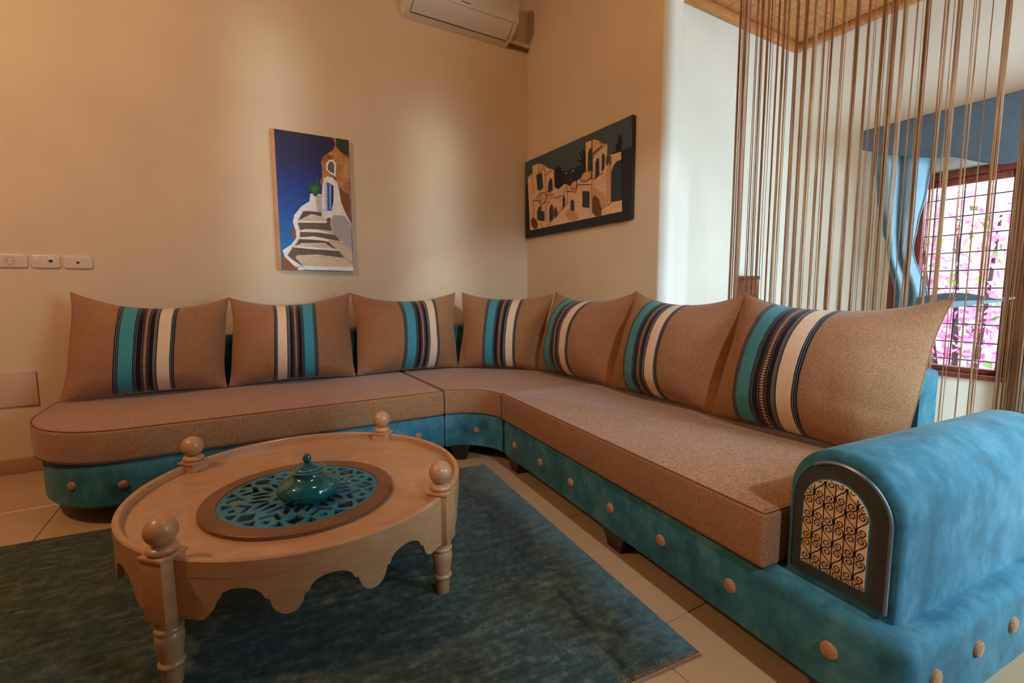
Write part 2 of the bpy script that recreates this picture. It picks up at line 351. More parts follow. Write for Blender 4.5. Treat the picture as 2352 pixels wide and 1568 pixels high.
# picture layers in each panel's own 0..1 frame
ART_A = {'sea': [(0.01, 0.998), (0.774, 1.004), (0.8, 0.978), (0.774, 0.918), (0.616, 0.848), (0.599, 0.81), (0.59, 0.693), (0.41, 0.508), (0.201, 0.397), (0.186, 0.309), (0.213, 0.245), (0.027, 0.138), (0.019, 0.182), (0.025, 0.701)], 'seamid': [(0.024, 0.757), (0.598, 0.759), (0.59, 0.693), (0.41, 0.508), (0.201, 0.397), (0.186, 0.309), (0.207, 0.245), (0.027, 0.138), (0.019, 0.182)], 'sealight': [(0.028, 0.476), (0.411, 0.515), (0.201, 0.397), (0.186, 0.309), (0.206, 0.237), (0.027, 0.138), (0.019, 0.182)], 'cliff': [(0.774, 1.004), (0.997, 1.007), (0.99, 0.375), (0.908, 0.44), (0.844, 0.543), (0.825, 0.662), (0.785, 0.705), (0.646, 0.707), (0.585, 0.634), (0.574, 0.67), (0.607, 0.705), (0.599, 0.81), (0.616, 0.848), (0.774, 0.91), (0.806, 0.957)], 'cliffdark': [(0.817, 1.005), (0.997, 1.007), (0.993, 0.874), (0.886, 0.904), (0.818, 0.936)], 'clifflight': [(0.844, 0.723), (0.962, 0.768), (0.992, 0.687), (0.979, 0.61), (0.896, 0.666)], 'cliffbrown': [(0.838, 0.648), (0.906, 0.607), (0.978, 0.595), (0.985, 0.397), (0.922, 0.441), (0.858, 0.536)], 'winwhite': [(0.661, 0.756), (0.671, 0.808), (0.712, 0.834), (0.768, 0.838), (0.802, 0.809), (0.795, 0.716), (0.731, 0.729)], 'wingrey': [(0.683, 0.759), (0.693, 0.802), (0.725, 0.822), (0.76, 0.823), (0.779, 0.8), (0.774, 0.737), (0.732, 0.742)], 'wall': [(0.568, 0.441), (0.598, 0.635), (0.624, 0.691), (0.674, 0.71), (0.743, 0.706), (0.811, 0.676), (0.834, 0.603), (0.856, 0.521), (0.922, 0.433), (0.993, 0.367), (0.986, 0.158), (0.834, 0.239), (0.71, 0.297), (0.687, 0.356), (0.697, 0.402), (0.619, 0.384), (0.568, 0.404)], 'wallshade': [(0.735, 0.426), (0.907, 0.425), (0.992, 0.352), (0.987, 0.166), (0.834, 0.239), (0.724, 0.289), (0.702, 0.372)], 'doorframe': [(0.637, 0.666), (0.624, 0.451), (0.708, 0.447), (0.695, 0.454), (0.646, 0.459), (0.663, 0.668)], 'doorblue': [(0.666, 0.668), (0.755, 0.646), (0.745, 0.524), (0.709, 0.455), (0.653, 0.456)], 'doorlight': [(0.697, 0.655), (0.725, 0.649), (0.703, 0.469), (0.684, 0.461)], 'doordark': [(0.73, 0.642), (0.755, 0.64), (0.745, 0.524), (0.715, 0.477)], 'pot': [(0.391, 0.441), (0.429, 0.567), (0.47, 0.575), (0.579, 0.571), (0.576, 0.438)], 'potshade': [(0.495, 0.552), (0.585, 0.571), (0.576, 0.438), (0.513, 0.439)], 'plant1': [(0.407, 0.624), (0.423, 0.65), (0.463, 0.645), (0.482, 0.628), (0.505, 0.659), (0.533, 0.673), (0.559, 0.662), (0.543, 0.632), (0.581, 0.63), (0.554, 0.596), (0.556, 0.585), (0.516, 0.555), (0.475, 0.555), (0.457, 0.579), (0.424, 0.589)], 'plant2': [(0.447, 0.619), (0.488, 0.621), (0.531, 0.646), (0.526, 0.594), (0.484, 0.574), (0.451, 0.59)], 'railshadow': [(0.157, 0.272), (0.181, 0.324), (0.211, 0.288), (0.221, 0.252), (0.178, 0.222)], 'brownfoot': [(0.027, 0.131), (0.049, 0.095), (0.167, 0.031), (0.224, -0.001), (0.014, -0.002)], 'rail': [(0.024, 0.142), (0.142, 0.188), (0.213, 0.237), (0.211, 0.288), (0.177, 0.353), (0.202, 0.404), (0.3, 0.47), (0.411, 0.511), (0.398, 0.441), (0.324, 0.438), (0.245, 0.37), (0.266, 0.312), (0.26, 0.246), (0.203, 0.201), (0.154, 0.174), (0.138, 0.141), (0.083, 0.107), (0.171, 0.068), (0.332, 0.006), (0.224, -0.001), (0.167, 0.031), (0.049, 0.095)], 'stairs': [(0.324, 0.438), (0.576, 0.436), (0.579, 0.405), (0.64, 0.381), (0.697, 0.402), (0.687, 0.356), (0.71, 0.297), (0.834, 0.239), (0.988, 0.15), (0.989, 0.053), (0.476, 0.005), (0.332, 0.006), (0.19, 0.068), (0.085, 0.107), (0.154, 0.174), (0.203, 0.201), (0.26, 0.246), (0.266, 0.312), (0.245, 0.37)], 'r1': [(0.324, 0.437), (0.576, 0.436), (0.565, 0.408), (0.511, 0.413), (0.43, 0.421), (0.347, 0.395), (0.251, 0.366), (0.294, 0.408)], 't1': [(0.347, 0.395), (0.43, 0.421), (0.565, 0.404), (0.639, 0.377), (0.638, 0.362), (0.243, 0.351), (0.253, 0.364)], 'w1': [(0.24, 0.364), (0.639, 0.375), (0.638, 0.36), (0.239, 0.351)], 'r2': [(0.239, 0.349), (0.638, 0.36), (0.645, 0.4), (0.698, 0.403), (0.687, 0.356), (0.708, 0.304), (0.613, 0.309), (0.338, 0.303), (0.268, 0.294)], 'w2': [(0.268, 0.294), (0.339, 0.306), (0.502, 0.309), (0.751, 0.275), (0.5, 0.286), (0.27, 0.283)], 'r3': [(0.267, 0.283), (0.5, 0.286), (0.751, 0.275), (0.819, 0.231), (0.607, 0.245), (0.263, 0.243)], 'w3': [(0.259, 0.242), (0.442, 0.255), (0.607, 0.245), (0.774, 0.207), (0.745, 0.195), (0.606, 0.226), (0.258, 0.231)], 'r4': [(0.252, 0.23), (0.495, 0.23), (0.633, 0.223), (0.773, 0.192), (0.943, 0.134), (0.989, 0.057), (0.785, 0.158), (0.687, 0.182), (0.604, 0.211), (0.276, 0.202), (0.201, 0.179)], 'slope': [(0.634, 0.234), (0.775, 0.223), (0.988, 0.143), (0.989, 0.057), (0.813, 0.147), (0.688, 0.198)], 't4': [(0.276, 0.201), (0.604, 0.211), (0.686, 0.171), (0.273, 0.173), (0.207, 0.179)], 'w4': [(0.168, 0.178), (0.381, 0.175), (0.778, 0.168), (0.782, 0.155), (0.38, 0.16), (0.167, 0.168)], 'r5': [(0.164, 0.166), (0.38, 0.16), (0.782, 0.155), (0.867, 0.102), (0.667, 0.114), (0.214, 0.113), (0.186, 0.09), (0.287, 0.032), (0.085, 0.107)], 't5': [(0.214, 0.111), (0.486, 0.122), (0.681, 0.11), (0.867, 0.098), (0.993, 0.048), (0.99, 0.037), (0.287, 0.032), (0.192, 0.087)], 'w5': [(0.274, 0.032), (0.992, 0.036), (0.992, 0.001), (0.332, 0.005)], 'sign': [(0.174, 0.031), (0.199, 0.023), (0.26, 0.028), (0.206, 0.017), (0.211, 0.006), (0.193, 0.02)]}
ART_B = {'sky': [(-0.016, 1.005), (0.989, 1.001), (0.997, 0.694), (-0.004, 0.707)], 'sea': [(-0.004, 0.707), (0.223, 0.711), (0.634, 0.694), (0.997, 0.698), (1.013, 0.001), (0.023, -0.002)], 'boats1': [(0.445, 0.67), (0.471, 0.674), (0.467, 0.666), (0.45, 0.661)], 'boats2': [(0.506, 0.659), (0.536, 0.675), (0.532, 0.666), (0.512, 0.654)], 'palm1': [(0.341, 0.529), (0.344, 0.733), (0.335, 0.778), (0.362, 0.766), (0.353, 0.811), (0.38, 0.768), (0.384, 0.807), (0.393, 0.762), (0.419, 0.741), (0.398, 0.735), (0.42, 0.711), (0.402, 0.708), (0.407, 0.676), (0.389, 0.653), (0.424, 0.669), (0.459, 0.555), (0.372, 0.517)], 'palm2': [(0.638, 0.598), (0.636, 0.823), (0.617, 0.865), (0.606, 0.848), (0.618, 0.776), (0.586, 0.852), (0.578, 0.847), (0.606, 0.753), (0.563, 0.778), (0.556, 0.767), (0.603, 0.708), (0.626, 0.688), (0.626, 0.641), (0.6, 0.615), (0.6, 0.591)], 'palm3': [(0.848, 0.697), (0.883, 0.71), (0.886, 0.747), (0.873, 0.758), (0.889, 0.779), (0.901, 0.79), (0.893, 0.85), (0.902, 0.849), (0.91, 0.815), (0.913, 0.86), (0.922, 0.857), (0.926, 0.789), (0.921, 0.733), (0.918, 0.692)], 'town': [(0.061, 0.09), (0.031, 0.788), (0.093, 0.818), (0.09, 0.918), (0.164, 0.912), (0.232, 0.86), (0.271, 0.806), (0.331, 0.764), (0.341, 0.55), (0.381, 0.509), (0.442, 0.552), (0.472, 0.531), (0.493, 0.503), (0.525, 0.544), (0.565, 0.543), (0.6, 0.557), (0.642, 0.611), (0.637, 0.924), (0.698, 0.92), (0.723, 0.915), (0.755, 0.885), (0.779, 0.837), (0.817, 0.817), (0.815, 0.7), (0.851, 0.691), (0.921, 0.686), (0.937, 0.086)], 'd1': [(0.657, 0.614), (0.657, 0.795), (0.669, 0.834), (0.697, 0.848), (0.7, 0.586)], 'd2': [(0.722, 0.485), (0.722, 0.672), (0.736, 0.706), (0.753, 0.694), (0.757, 0.53)], 'd3': [(0.774, 0.545), (0.774, 0.711), (0.784, 0.737), (0.798, 0.712), (0.798, 0.575)], 'd4': [(0.854, 0.204), (0.852, 0.508), (0.866, 0.571), (0.891, 0.603), (0.927, 0.608), (0.936, 0.199)], 'd5': [(0.136, 0.779), (0.203, 0.782), (0.218, 0.59), (0.184, 0.565), (0.152, 0.587)], 'd6': [(0.271, 0.512), (0.273, 0.617), (0.294, 0.682), (0.317, 0.652), (0.323, 0.525), (0.286, 0.502)], 'd7': [(0.425, 0.271), (0.426, 0.387), (0.438, 0.423), (0.45, 0.379), (0.45, 0.308), (0.431, 0.264)], 'd8': [(0.504, 0.227), (0.504, 0.321), (0.518, 0.351), (0.539, 0.315), (0.541, 0.201)], 'd9': [(0.615, 0.405), (0.678, 0.377), (0.678, 0.199), (0.615, 0.228)], 'd10': [(0.149, 0.205), (0.149, 0.315), (0.169, 0.364), (0.196, 0.372), (0.196, 0.302), (0.232, 0.291), (0.236, 0.167)], 'd11': [(0.29, 0.147), (0.286, 0.286), (0.305, 0.354), (0.326, 0.337), (0.328, 0.18), (0.296, 0.141)], 'j1': [(0.072, 0.214), (0.087, 0.249), (0.108, 0.249), (0.139, 0.208), (0.157, 0.148), (0.147, 0.095), (0.114, 0.097), (0.082, 0.144)], 'j2': [(0.33, 0.252), (0.342, 0.306), (0.355, 0.309), (0.378, 0.249), (0.369, 0.184), (0.347, 0.18), (0.333, 0.21)], 'j3': [(0.703, 0.285), (0.718, 0.321), (0.747, 0.307), (0.772, 0.244), (0.78, 0.159), (0.778, 0.087), (0.728, 0.096), (0.707, 0.144)], 'j4': [(0.809, 0.659), (0.818, 0.698), (0.831, 0.7), (0.85, 0.665), (0.849, 0.596), (0.826, 0.582), (0.811, 0.605)], 'path': [(0.453, 0.177), (0.482, 0.244), (0.572, 0.163), (0.574, 0.114), (0.528, 0.097)], 'dome1': [(0.698, 0.92), (0.723, 0.915), (0.755, 0.885), (0.773, 0.836), (0.773, 0.809), (0.699, 0.769)], 'dome2': [(0.6, 0.543), (0.619, 0.597), (0.649, 0.61), (0.683, 0.593), (0.696, 0.556), (0.691, 0.521), (0.65, 0.5), (0.616, 0.513)], 'dome3': [(0.503, 0.479), (0.525, 0.539), (0.565, 0.543), (0.562, 0.443)], 'dome4': [(0.152, 0.489), (0.189, 0.536), (0.233, 0.526), (0.267, 0.461), (0.243, 0.395), (0.194, 0.389)], 'shade1': [(0.823, 0.325), (0.814, 0.506), (0.832, 0.621), (0.85, 0.544), (0.854, 0.19), (0.818, 0.175)], 'shade2': [(0.703, 0.424), (0.768, 0.345), (0.803, 0.297), (0.808, 0.169), (0.78, 0.159), (0.762, 0.265), (0.725, 0.323), (0.703, 0.303)]}
LINES_B = {'l1': [(0.694, 0.922), (0.704, 0.117)], 'l2': [(0.7, 0.737), (0.78, 0.805), (0.817, 0.817)], 'l3': [(0.566, 0.495), (0.697, 0.444)], 'l4': [(0.169, 0.904), (0.169, 0.776), (0.232, 0.86), (0.262, 0.484)], 'l5': [(0.103, 0.473), (0.194, 0.427), (0.189, 0.536)], 'l6': [(0.476, 0.454), (0.562, 0.414), (0.562, 0.496)], 'l7': [(0.194, 0.389), (0.205, 0.093)], 'l8': [(0.262, 0.484), (0.332, 0.47), (0.253, 0.338), (0.268, 0.089)], 'l9': [(0.103, 0.473), (0.113, 0.259)], 'l10': [(0.337, 0.417), (0.443, 0.421), (0.472, 0.531)], 'l11': [(0.476, 0.529), (0.477, 0.31), (0.338, 0.177), (0.273, 0.088)], 'l12': [(0.247, 0.732), (0.331, 0.764)], 'l13': [(0.093, 0.818), (0.113, 0.536)], 'l14': [(0.698, 0.738), (0.701, 0.498), (0.793, 0.533)]}

# ------------------------------------------------------------------ the room shell
ALC_Y, ALC_X, ALC_Z, CEIL = -1.49, 1.46, 2.835, 3.5
OPEN_Y0, OPEN_Y1 = -1.53, -4.3
def struct(name, boxes, mat, label, bev=0):
    bm = bmesh.new()
    for b in boxes: box(bm, *b, bev=bev, seg=3)
    o = finish(name, bm, mat); return tag(o, label, name.split('_')[0], kind='structure')
struct('wall_back', [(-5.2, 0.17, 0.0, 0.2, -0.05, CEIL)], M['wall'], 'cream painted back wall with the tall seascape canvas')
bm = bmesh.new()
# pier with the two rounded corners of the opening
slab(bm, [(0, 0), (0, OPEN_Y0 + .012), (.004, OPEN_Y0 + .004), (.012, OPEN_Y0), (.15, OPEN_Y0), (.163, OPEN_Y0 + .004), (.17, OPEN_Y0 + .02), (.17, 0)], -0.05, CEIL)
wr = finish('wall_right', bm, [M['wall'], M['wall_white']], sharp=50)
for f in wr.data.polygons:
    if f.center.y < OPEN_Y0 + .011 or f.normal.x > .5: f.material_index = 1
tag(wr, 'cream painted side wall holding the wide village picture', 'wall', kind='structure')
struct('wall_lintel', [(0, 0.17, OPEN_Y1, OPEN_Y0, ALC_Z, CEIL)], M['wall'], 'cream wall strip above the curtained opening')
struct('wall_right_rear', [(0, 0.17, -6.2, OPEN_Y1, -0.05, CEIL)], M['wall'], 'cream wall beyond the curtained opening')
struct('wall_left', [(-5.4, -5.2, -6.2, 0.2, -0.05, CEIL)], M['rear'], 'brown left wall of the living room')
struct('wall_front', [(-5.4, 0.17, -6.4, -6.2, -0.05, CEIL)], M['rear'], 'brown wall behind the viewer')
struct('ceiling', [(-5.4, 0.17, -6.4, 0.2, CEIL, CEIL + .1)], M['ceiling'], 'dark wooden living room ceiling')
struct('wall_alcove_left', [(.17, ALC_X + .2, ALC_Y, ALC_Y + .15, -0.05, 3.1)], M['wall_white'], 'white alcove wall beside the window bay')
struct('wall_alcove_right', [(.17, ALC_X + .2, -4.85, -4.7, -0.05, 3.1)], M['wall_white'], 'white far wall of the window alcove')
WY0, WY1, WZ0, WZ1 = -2.19, -3.325, 0.475, 1.715
struct('wall_window', [(ALC_X, ALC_X + .2, WY0, ALC_Y, -0.05, 3.1), (ALC_X, ALC_X + .2, -4.7, WY1, -0.05, 3.1),
                       (ALC_X, ALC_X + .2, WY1, WY0, -0.05, WZ0), (ALC_X, ALC_X + .2, WY1, WY0, WZ1, 3.1)], M['wall_white'], 'white alcove wall around the barred window')
# floor with separate tiles
fl = newbox('floor', (-5.2, ALC_X, -6.2, 0, -0.06, -0.004), M['grout'])
tag(fl, 'beige polished tile floor with thin dark joints', 'floor', kind='structure')
PX, PY = 0.57, 0.69
bm = bmesh.new(); box(bm, -PX / 2 + .0015, PX / 2 - .0015, -PY / 2 + .0015, PY / 2 - .0015, -0.012, 0.0, bev=0.0012, seg=1)
tile0 = finish('tile', bm, M['tile'], fl)
first = True
for i in range(-4, 9):
    for j in range(-6, 4):
        cx = -3.07 + PX * (i + .5); cy = -2.03 + PY * (j + .5)
        if cx < -5.3 or cx > 1.7 or cy > .2 or cy < -6.3: continue
        o = tile0 if first else tile0.copy()
        if not first: COL.objects.link(o)
        first = False
        sx_ = 1; 
        o.location = (cx, cy, 0)
# baseboards
def bboard(name, dims, label):
    return tag(newbox(name, dims, M['baseboard'], bev=0.003), label, 'baseboard', kind='structure')
bboard('baseboard_back', (-5.2, 0, -0.012, 0, 0, .085), 'tan tile baseboard along the back wall')
bboard('baseboard_right', (-0.012, 0, OPEN_Y0, -0.012, 0, .085), 'tan tile baseboard along the picture wall')
bboard('baseboard_left', (-5.2, -5.188, -6.2, -0.012, 0, .085), 'tan tile baseboard along the left wall')
# alcove timber ceiling: boards and edge mouldings
ac = newbox('ceiling_alcove', (.17, ALC_X + .2, -4.85, ALC_Y + .15, ALC_Z + .012, ALC_Z + .1), M['ceilwood'])
tag(ac, 'golden wooden plank ceiling over the window alcove', 'ceiling', kind='structure')
bm = bmesh.new(); box(bm, -.0625, .0625, -1.6, 1.6, -.006, .012, bev=.004, seg=1)
pl0 = finish('plank', bm, M['ceilwood'], ac); n = 0
for k in range(11):
    o = pl0 if k == 0 else pl0.copy()
    if k: COL.objects.link(o)
    o.location = (.17 + .065 + k * .128, -3.09, ALC_Z + .002)
for nm, d in (('moulding', (.17, ALC_X, ALC_Y - .05, ALC_Y, ALC_Z - .055, ALC_Z - .004)), ('moulding', (ALC_X - .05, ALC_X, -4.7, ALC_Y - .05, ALC_Z - .055, ALC_Z - .004))):
    newbox(nm, d, M['ceilwood'], ac, bev=.012)

# ------------------------------------------------------------------ window in the alcove
X = ALC_X
win = empty('window_1', (X + .05, -2.757, WZ0)); tag(win, 'reddish wooden window with iron grille and bright garden behind', 'window', kind='structure')
def wpart(nm, d, mat=None, bev=.006): return relparent(newbox(nm, d, mat or M['redwood'], bev=bev), win)
wpart('jamb', (X - .02, X + .16, WY0 - .06, WY0, WZ0, WZ1)); wpart('jamb', (X - .02, X + .16, WY1, WY1 + .06, WZ0, WZ1))
wpart('head', (X - .02, X + .16, WY1 + .06, WY0 - .06, WZ1 - .045, WZ1)); wpart('sill', (X - .03, X + .16, WY1 + .06, WY0 - .06, WZ0, WZ0 + .03))
for y0, y1 in ((-2.345, -2.252), (-2.768, -2.735), (-2.804, -2.772), (-3.262, -3.169)):
    wpart('sash_stile', (X + .005, X + .05, y0, y1, WZ0 + .031, WZ1 - .046))
for y0, y1 in ((-2.735, -2.345), (-3.169, -2.804)):
    wpart('sash_rail', (X + .008, X + .048, y0, y1, WZ0 + .031, WZ0 + .062)); wpart('sash_rail', (X + .008, X + .048, y0, y1, WZ1 - .085, WZ1 - .046))
    wpart('pane', (X + .024, X + .028, y0, y1, WZ0 + .062, WZ1 - .085), M['glass'], bev=0)
zz = WZ0 + .09
while zz < WZ1 - .03:
    bm = bmesh.new(); tube(bm, [(X + .17, WY1 - .03, zz), (X + .17, WY0 + .03, zz)], .004, 6)
    relparent(finish('grille_bar', bm, M['grille']), win); zz += .112
for k in range(9):
    yy = WY0 - .02 - k * .137
    bm = bmesh.new(); tube(bm, [(X + .178, yy, WZ0 - .02), (X + .178, yy, WZ1 + .02)], .004, 6)
    relparent(finish('grille_bar', bm, M['grille']), win)

# ------------------------------------------------------------------ garden outside
gm = plaster('garden_wall_pink', rgb(238, 206, 214), var=0.12)
struct('wall_garden', [(4.4, 4.6, -9, 4, -.3, 2.05)], gm, 'pale pink garden wall behind the window')
struct('ground_garden', [(X + .2, 9, -9, 4, -.35, -.3)], simple('garden_paving', rgb(214, 200, 196), rough=.9), 'pale garden paving outside the window')
def bougain(name, cx, cy, hx, hy, z0, z1, count, label):
    root = empty(name, (cx, cy, -.3)); tag(root, label, 'plant', 'bougainvilleas in the garden')
    for part, cols, cnt, sz in (('bracts', M['bract'], count, .045), ('leaves', M['leaf'], count // 9, .06)):
        bm = bmesh.new()
        for _ in range(cnt):
            a = random.uniform(0, 2 * PI); q = random.random() ** .5
            p = Vector((cx + hx * q * math.cos(a), cy + hy * random.uniform(-1, 1), 0)); p.z = z0 + (z1 - z0) * random.random()
            t1 = Vector((random.gauss(0, 1), random.gauss(0, 1), random.gauss(0, 1))).normalized(); t2 = t1.orthogonal().normalized() * sz * random.uniform(.4, .8); t1 = t1 * sz
            bm.faces.new([bm.verts.new(p + d) for d in (-t1, t2, t1, -t2)])
        o = finish(part, bm, cols, smooth=False, kind='stuff'); relparent(o, root)
    bm = bmesh.new()
    for k in range(4):
        y = cy + hy * (-.6 + .4 * k); tube(bm, [(cx, cy, -.3), (cx, (cy + y) / 2, z0 * .5 + .2), (cx, y, z1 - .2)], [.035, .025, .012], 6)
    relparent(finish('stem', bm, M['foot']), root)
M['bract'] = simple('magenta_bracts', rgb(243, 128, 196), rough=.6, var=.3, nscale=6)
M['leaf'] = simple('garden_leaf', rgb(96, 128, 70), rough=.6, var=.3)
bougain('bougainvillea', 3.9, -1.95, .3, .75, .0, 1.9, 1300, 'magenta bougainvillea outside the window, nearest the drawn drape')
bougain('bougainvillea', 3.9, -3.55, .3, .8, .0, 1.75, 1100, 'magenta bougainvillea outside the window, furthest from the drawn drape')

# ------------------------------------------------------------------ corner sofa
Z0, Z1, ZS = 0.085, 0.281, 0.432
OR = Vector((-1.032, -1.3475)); TT = Vector((-.0878, -.9961)); NN = Vector((.9961, -.0878))
def RL(s, d): p = OR + TT * s + NN * d; return (p.x, p.y)
def left_out(front, leftx, rightx, back, e=0):
    pts = [(rightx, back), (rightx, front)]
    for k in range(13): pts.append((-1.55 - 1.2 * k / 12, front))
    cx, cy = -2.75, -.56; a = cx - leftx; b = cy - front
    for k in range(1, 25):
        th = PI / 2 * k / 24; pts.append((cx - a * math.sin(th), cy - b * math.cos(th)))
    pts += [(leftx, -.35), (leftx, back - .06), (leftx + .02, back - .02), (leftx + .06, back)]
    return pts
def corner_out(front, lx, back, rx, sgap, depth, e=0.0):
    pts = [(lx, back), (lx, front)]
    p1 = RL(sgap, e); cx, cy = lx, p1[1]
    a = p1[0] - lx; b = front - cy
    for k in range(1, 16):
        th = PI / 2 * (1 - k / 16); pts.append((cx + a * math.cos(th), cy + b * math.sin(th)))
    pts += [p1, RL(sgap, depth), (rx, back)]
    return pts
def fan_button(parent, pos, nrm, r=.0185):
    nrm = Vector(nrm).normalized(); q = Vector((0, 0, 1)).rotation_difference(nrm); P = Vector(pos)
    bm = bmesh.new()
    lathe(bm, [(r, -.004), (r * 1.0, .002), (r * .93, .0055), (r * .75, .008), (r * .4, .0098), (r * .08, .0103)], seg=20, xf=lambda x, y, z: P + q @ Vector((x, y, z)))
    return relparent2(finish('button', bm, M['button']), parent)
def relparent2(o, part):
    # sub-part of a part that was itself built in world space under an Empty
    o.parent = part; o.matrix_parent_inverse = Matrix.Identity(4)
    return o
def foot(parent, x, y, dx, dy, w=.15):
    # dark bracket foot: wide at the top, curved sides, narrow on the floor; (dx,dy) = front direction
    f = Vector((dx, dy)).normalized(); sdir = Vector((-f.y, f.x)); bm = bmesh.new(); L = []
    for k in range(7):
        t = k / 6; hw = (w / 2) * (.50 + .50 * (1 - t) ** 1.9); hd = .05 * (1 - .25 * t); z = Z0 + .004 - t * (Z0 + .004)
        L.append([bm.verts.new((x + sdir.x * a + f.x * b, y + sdir.y * a + f.y * b, z)) for a, b in ((-hw, -hd), (hw, -hd), (hw, hd), (-hw, hd))])
    for a, b in zip(L, L[1:]):
        for i in range(4): bm.faces.new((a[i], a[(i + 1) % 4], b[(i + 1) % 4], b[i]))
    bm.faces.new(L[0][::-1]); bm.faces.new(L[-1])
    return relparent(finish('leg', bm, M['foot']), parent)
def piping(parent, pts, z, closed=True):
    bm = bmesh.new(); tube(bm, [(p[0], p[1], z) for p in pts], .0022, 6, closed=closed)
    return relparent2(finish('seam', bm, M['seam']), parent)
M['seam'] = simple('seam_thread', rgb(104, 66, 44), rough=.9)
def mk(name, outline, z0, z1, rb, rt, mat, parent, crown=0, xf=None, seg=4):
    bm = bmesh.new(); slab(bm, outline, z0, z1, rb, rt, seg, xf, crown)
    return relparent(finish(name, bm, mat, sharp=40), parent)

# left section with the rounded free end
sofaL = empty('sofa_section', (-2.2, -.55, 0)); tag(sofaL, 'long sofa section with rounded free end along the back wall', 'sofa', 'sections of the corner sofa')
b = mk('base', left_out(-1.09, -3.125, -1.281, -.06), Z0, Z1, .018, .012, M['suede'], sofaL)
for pos, nr in (((-2.945, -1.012, .19), (-.55, -.85, 0)), ((-2.763, -1.09, .184), (0, -1, 0)), ((-2.43, -1.09, .184), (0, -1, 0)), ((-2.10, -1.09, .184), (0, -1, 0)), ((-1.77, -1.09, .184), (0, -1, 0)), ((-1.44, -1.09, .184), (0, -1, 0))):
    fan_button(b, pos, nr)
o_ = left_out(-1.098, -3.155, -1.283, -.152)
c = mk('seat_cushion', o_, Z1 + .001, ZS, .02, .02, M['linen_seat'], sofaL)
pp = o_ if area2(o_) > 0 else o_[::-1]
piping(c, inset(pp, .006), ZS - .005); piping(c, inset(pp, .005), Z1 + .006)
bm = bmesh.new(); box(bm, -2.92, -1.281, -.147, -.056, Z1, .738, bev=.022, seg=3); relparent(finish('backrest', bm, M['suede'], sharp=60), sofaL)
for x, y in ((-2.75, -.92), (-1.42, -.98), (-2.75, -.16), (-1.42, -.16)): foot(sofaL, x, y, 0, -1)

# curved corner section
sofaC = empty('sofa_section', (-.75, -.75, 0)); tag(sofaC, 'small curved corner sofa section joining the two long sections', 'sofa', 'sections of the corner sofa')
b = mk('base', corner_out(-1.09, -1.274, -.06, -.02, -.003, 1.02), Z0, Z1, .012, .010, M['suede'], sofaC)
fan_button(b, (-1.1055, -1.1625, .184), (-.55, -.8, 0))
o_ = corner_out(-1.098, -1.276, -.152, -.125, -.003, .895, -.008)
c = mk('seat_cushion', o_, Z1 + .001, ZS, .018, .014, M['linen_seat'], sofaC)
pp = o_ if area2(o_) > 0 else o_[::-1]
piping(c, inset(pp, .005), ZS - .004)
bm = bmesh.new(); e1 = RL(-.003, .905); e2 = RL(-.003, 1.02)
slab(bm, [(-1.276, -.147), (-1.276, -.056), (-.022, -.056), (-.02, -1.2), e2, e1, (-.125, -.42), (-.40, -.147)], Z1, .738, .005, .02, 3)
relparent(finish('backrest', bm, M['suede'], sharp=50), sofaC)
foot(sofaC, -1.165, -1.075, -.6, -.8, w=.13); foot(sofaC, -.13, -.15, -.7, -.7, w=.12)

# right section with the armrest
sofaR = empty('sofa_section', (RL(1.0, .5)[0], RL(1.0, .5)[1], 0)); tag(sofaR, 'long sofa section with rolled armrest in front of the string curtain', 'sofa', 'sections of the corner sofa')
def rect(s0, s1, d0, d1, r=.0, n=5):
    pts = []
    for cs, cd, a0 in ((s0 + r, d0 + r, PI), (s1 - r, d0 + r, 1.5 * PI), (s1 - r, d1 - r, 0), (s0 + r, d1 - r, .5 * PI)):
        if r <= 0: pts.append(RL(cs, cd)); continue
        for k in range(n + 1):
            a = a0 + PI / 2 * k / n; pts.append(RL(cs + r * math.cos(a), cd + r * math.sin(a)))
    return pts
b = mk('base', rect(.003, 1.952, 0, 1.02, .036), Z0, Z1 + .004, .012, .03, M['suede'], sofaR, seg=5)
for s, z in ((.16, .178), (.446, .178), (.718, .178), (.995, .180), (1.263, .183), (1.533, .184), (1.799, .185)):
    fan_button(b, (*RL(s, .0), z), (-NN.x, -NN.y, 0), .0195)
for d, z in ((.097, .200), (.283, .200), (.46, .200), (.64, .2), (.82, .2)):
    fan_button(b, (*RL(1.952, d), z), (TT.x, TT.y, 0), .0195)
o_ = rect(.002, 1.632, -.008, .897, .012, 3)
c = mk('seat_cushion', o_, Z1 + .004, .438, .014, .014, M['linen_seat'], sofaR)
pp = o_ if area2(o_) > 0 else o_[::-1]
piping(c, inset(pp, .005), .434); piping(c, inset(pp, .004), Z1 + .008)
bm = bmesh.new()
slab(bm, [(.003, .902), (.003, 1.018), (1.545, 1.018), (1.545, .902)], Z1, .722, .005, .02, 3, xf=lambda x, y, z: (*RL(x, y), z))
relparent(finish('backrest', bm, M['suede'], sharp=50), sofaR)
for s, d in ((.085, .07), (.98, .07), (1.80, .075), (.15, .92), (1.80, .92)): foot(sofaR, *RL(s, d), -NN.x, -NN.y, w=.17)
def arch(s0, s1, zb, zt, n=28):
    r = (s1 - s0) / 2; cz = zt - r * 1.0; cs = (s0 + s1) / 2
    return [(s0, zb), (s1, zb)] + [(cs + r * math.cos(PI * k / n), cz + r * math.sin(PI * k / n)) for k in range(n + 1)]
AX = lambda a, b_, d: (*RL(a, d), b_)
arm = mk('armrest', arch(1.645, 1.896, Z1 - .03, .633), .056, .93, .022, .03, M['suede'], sofaR, xf=AX, seg=5)
def sub(name, bm, mat, **k): return relparent2(finish(name, bm, mat, **k), arm)
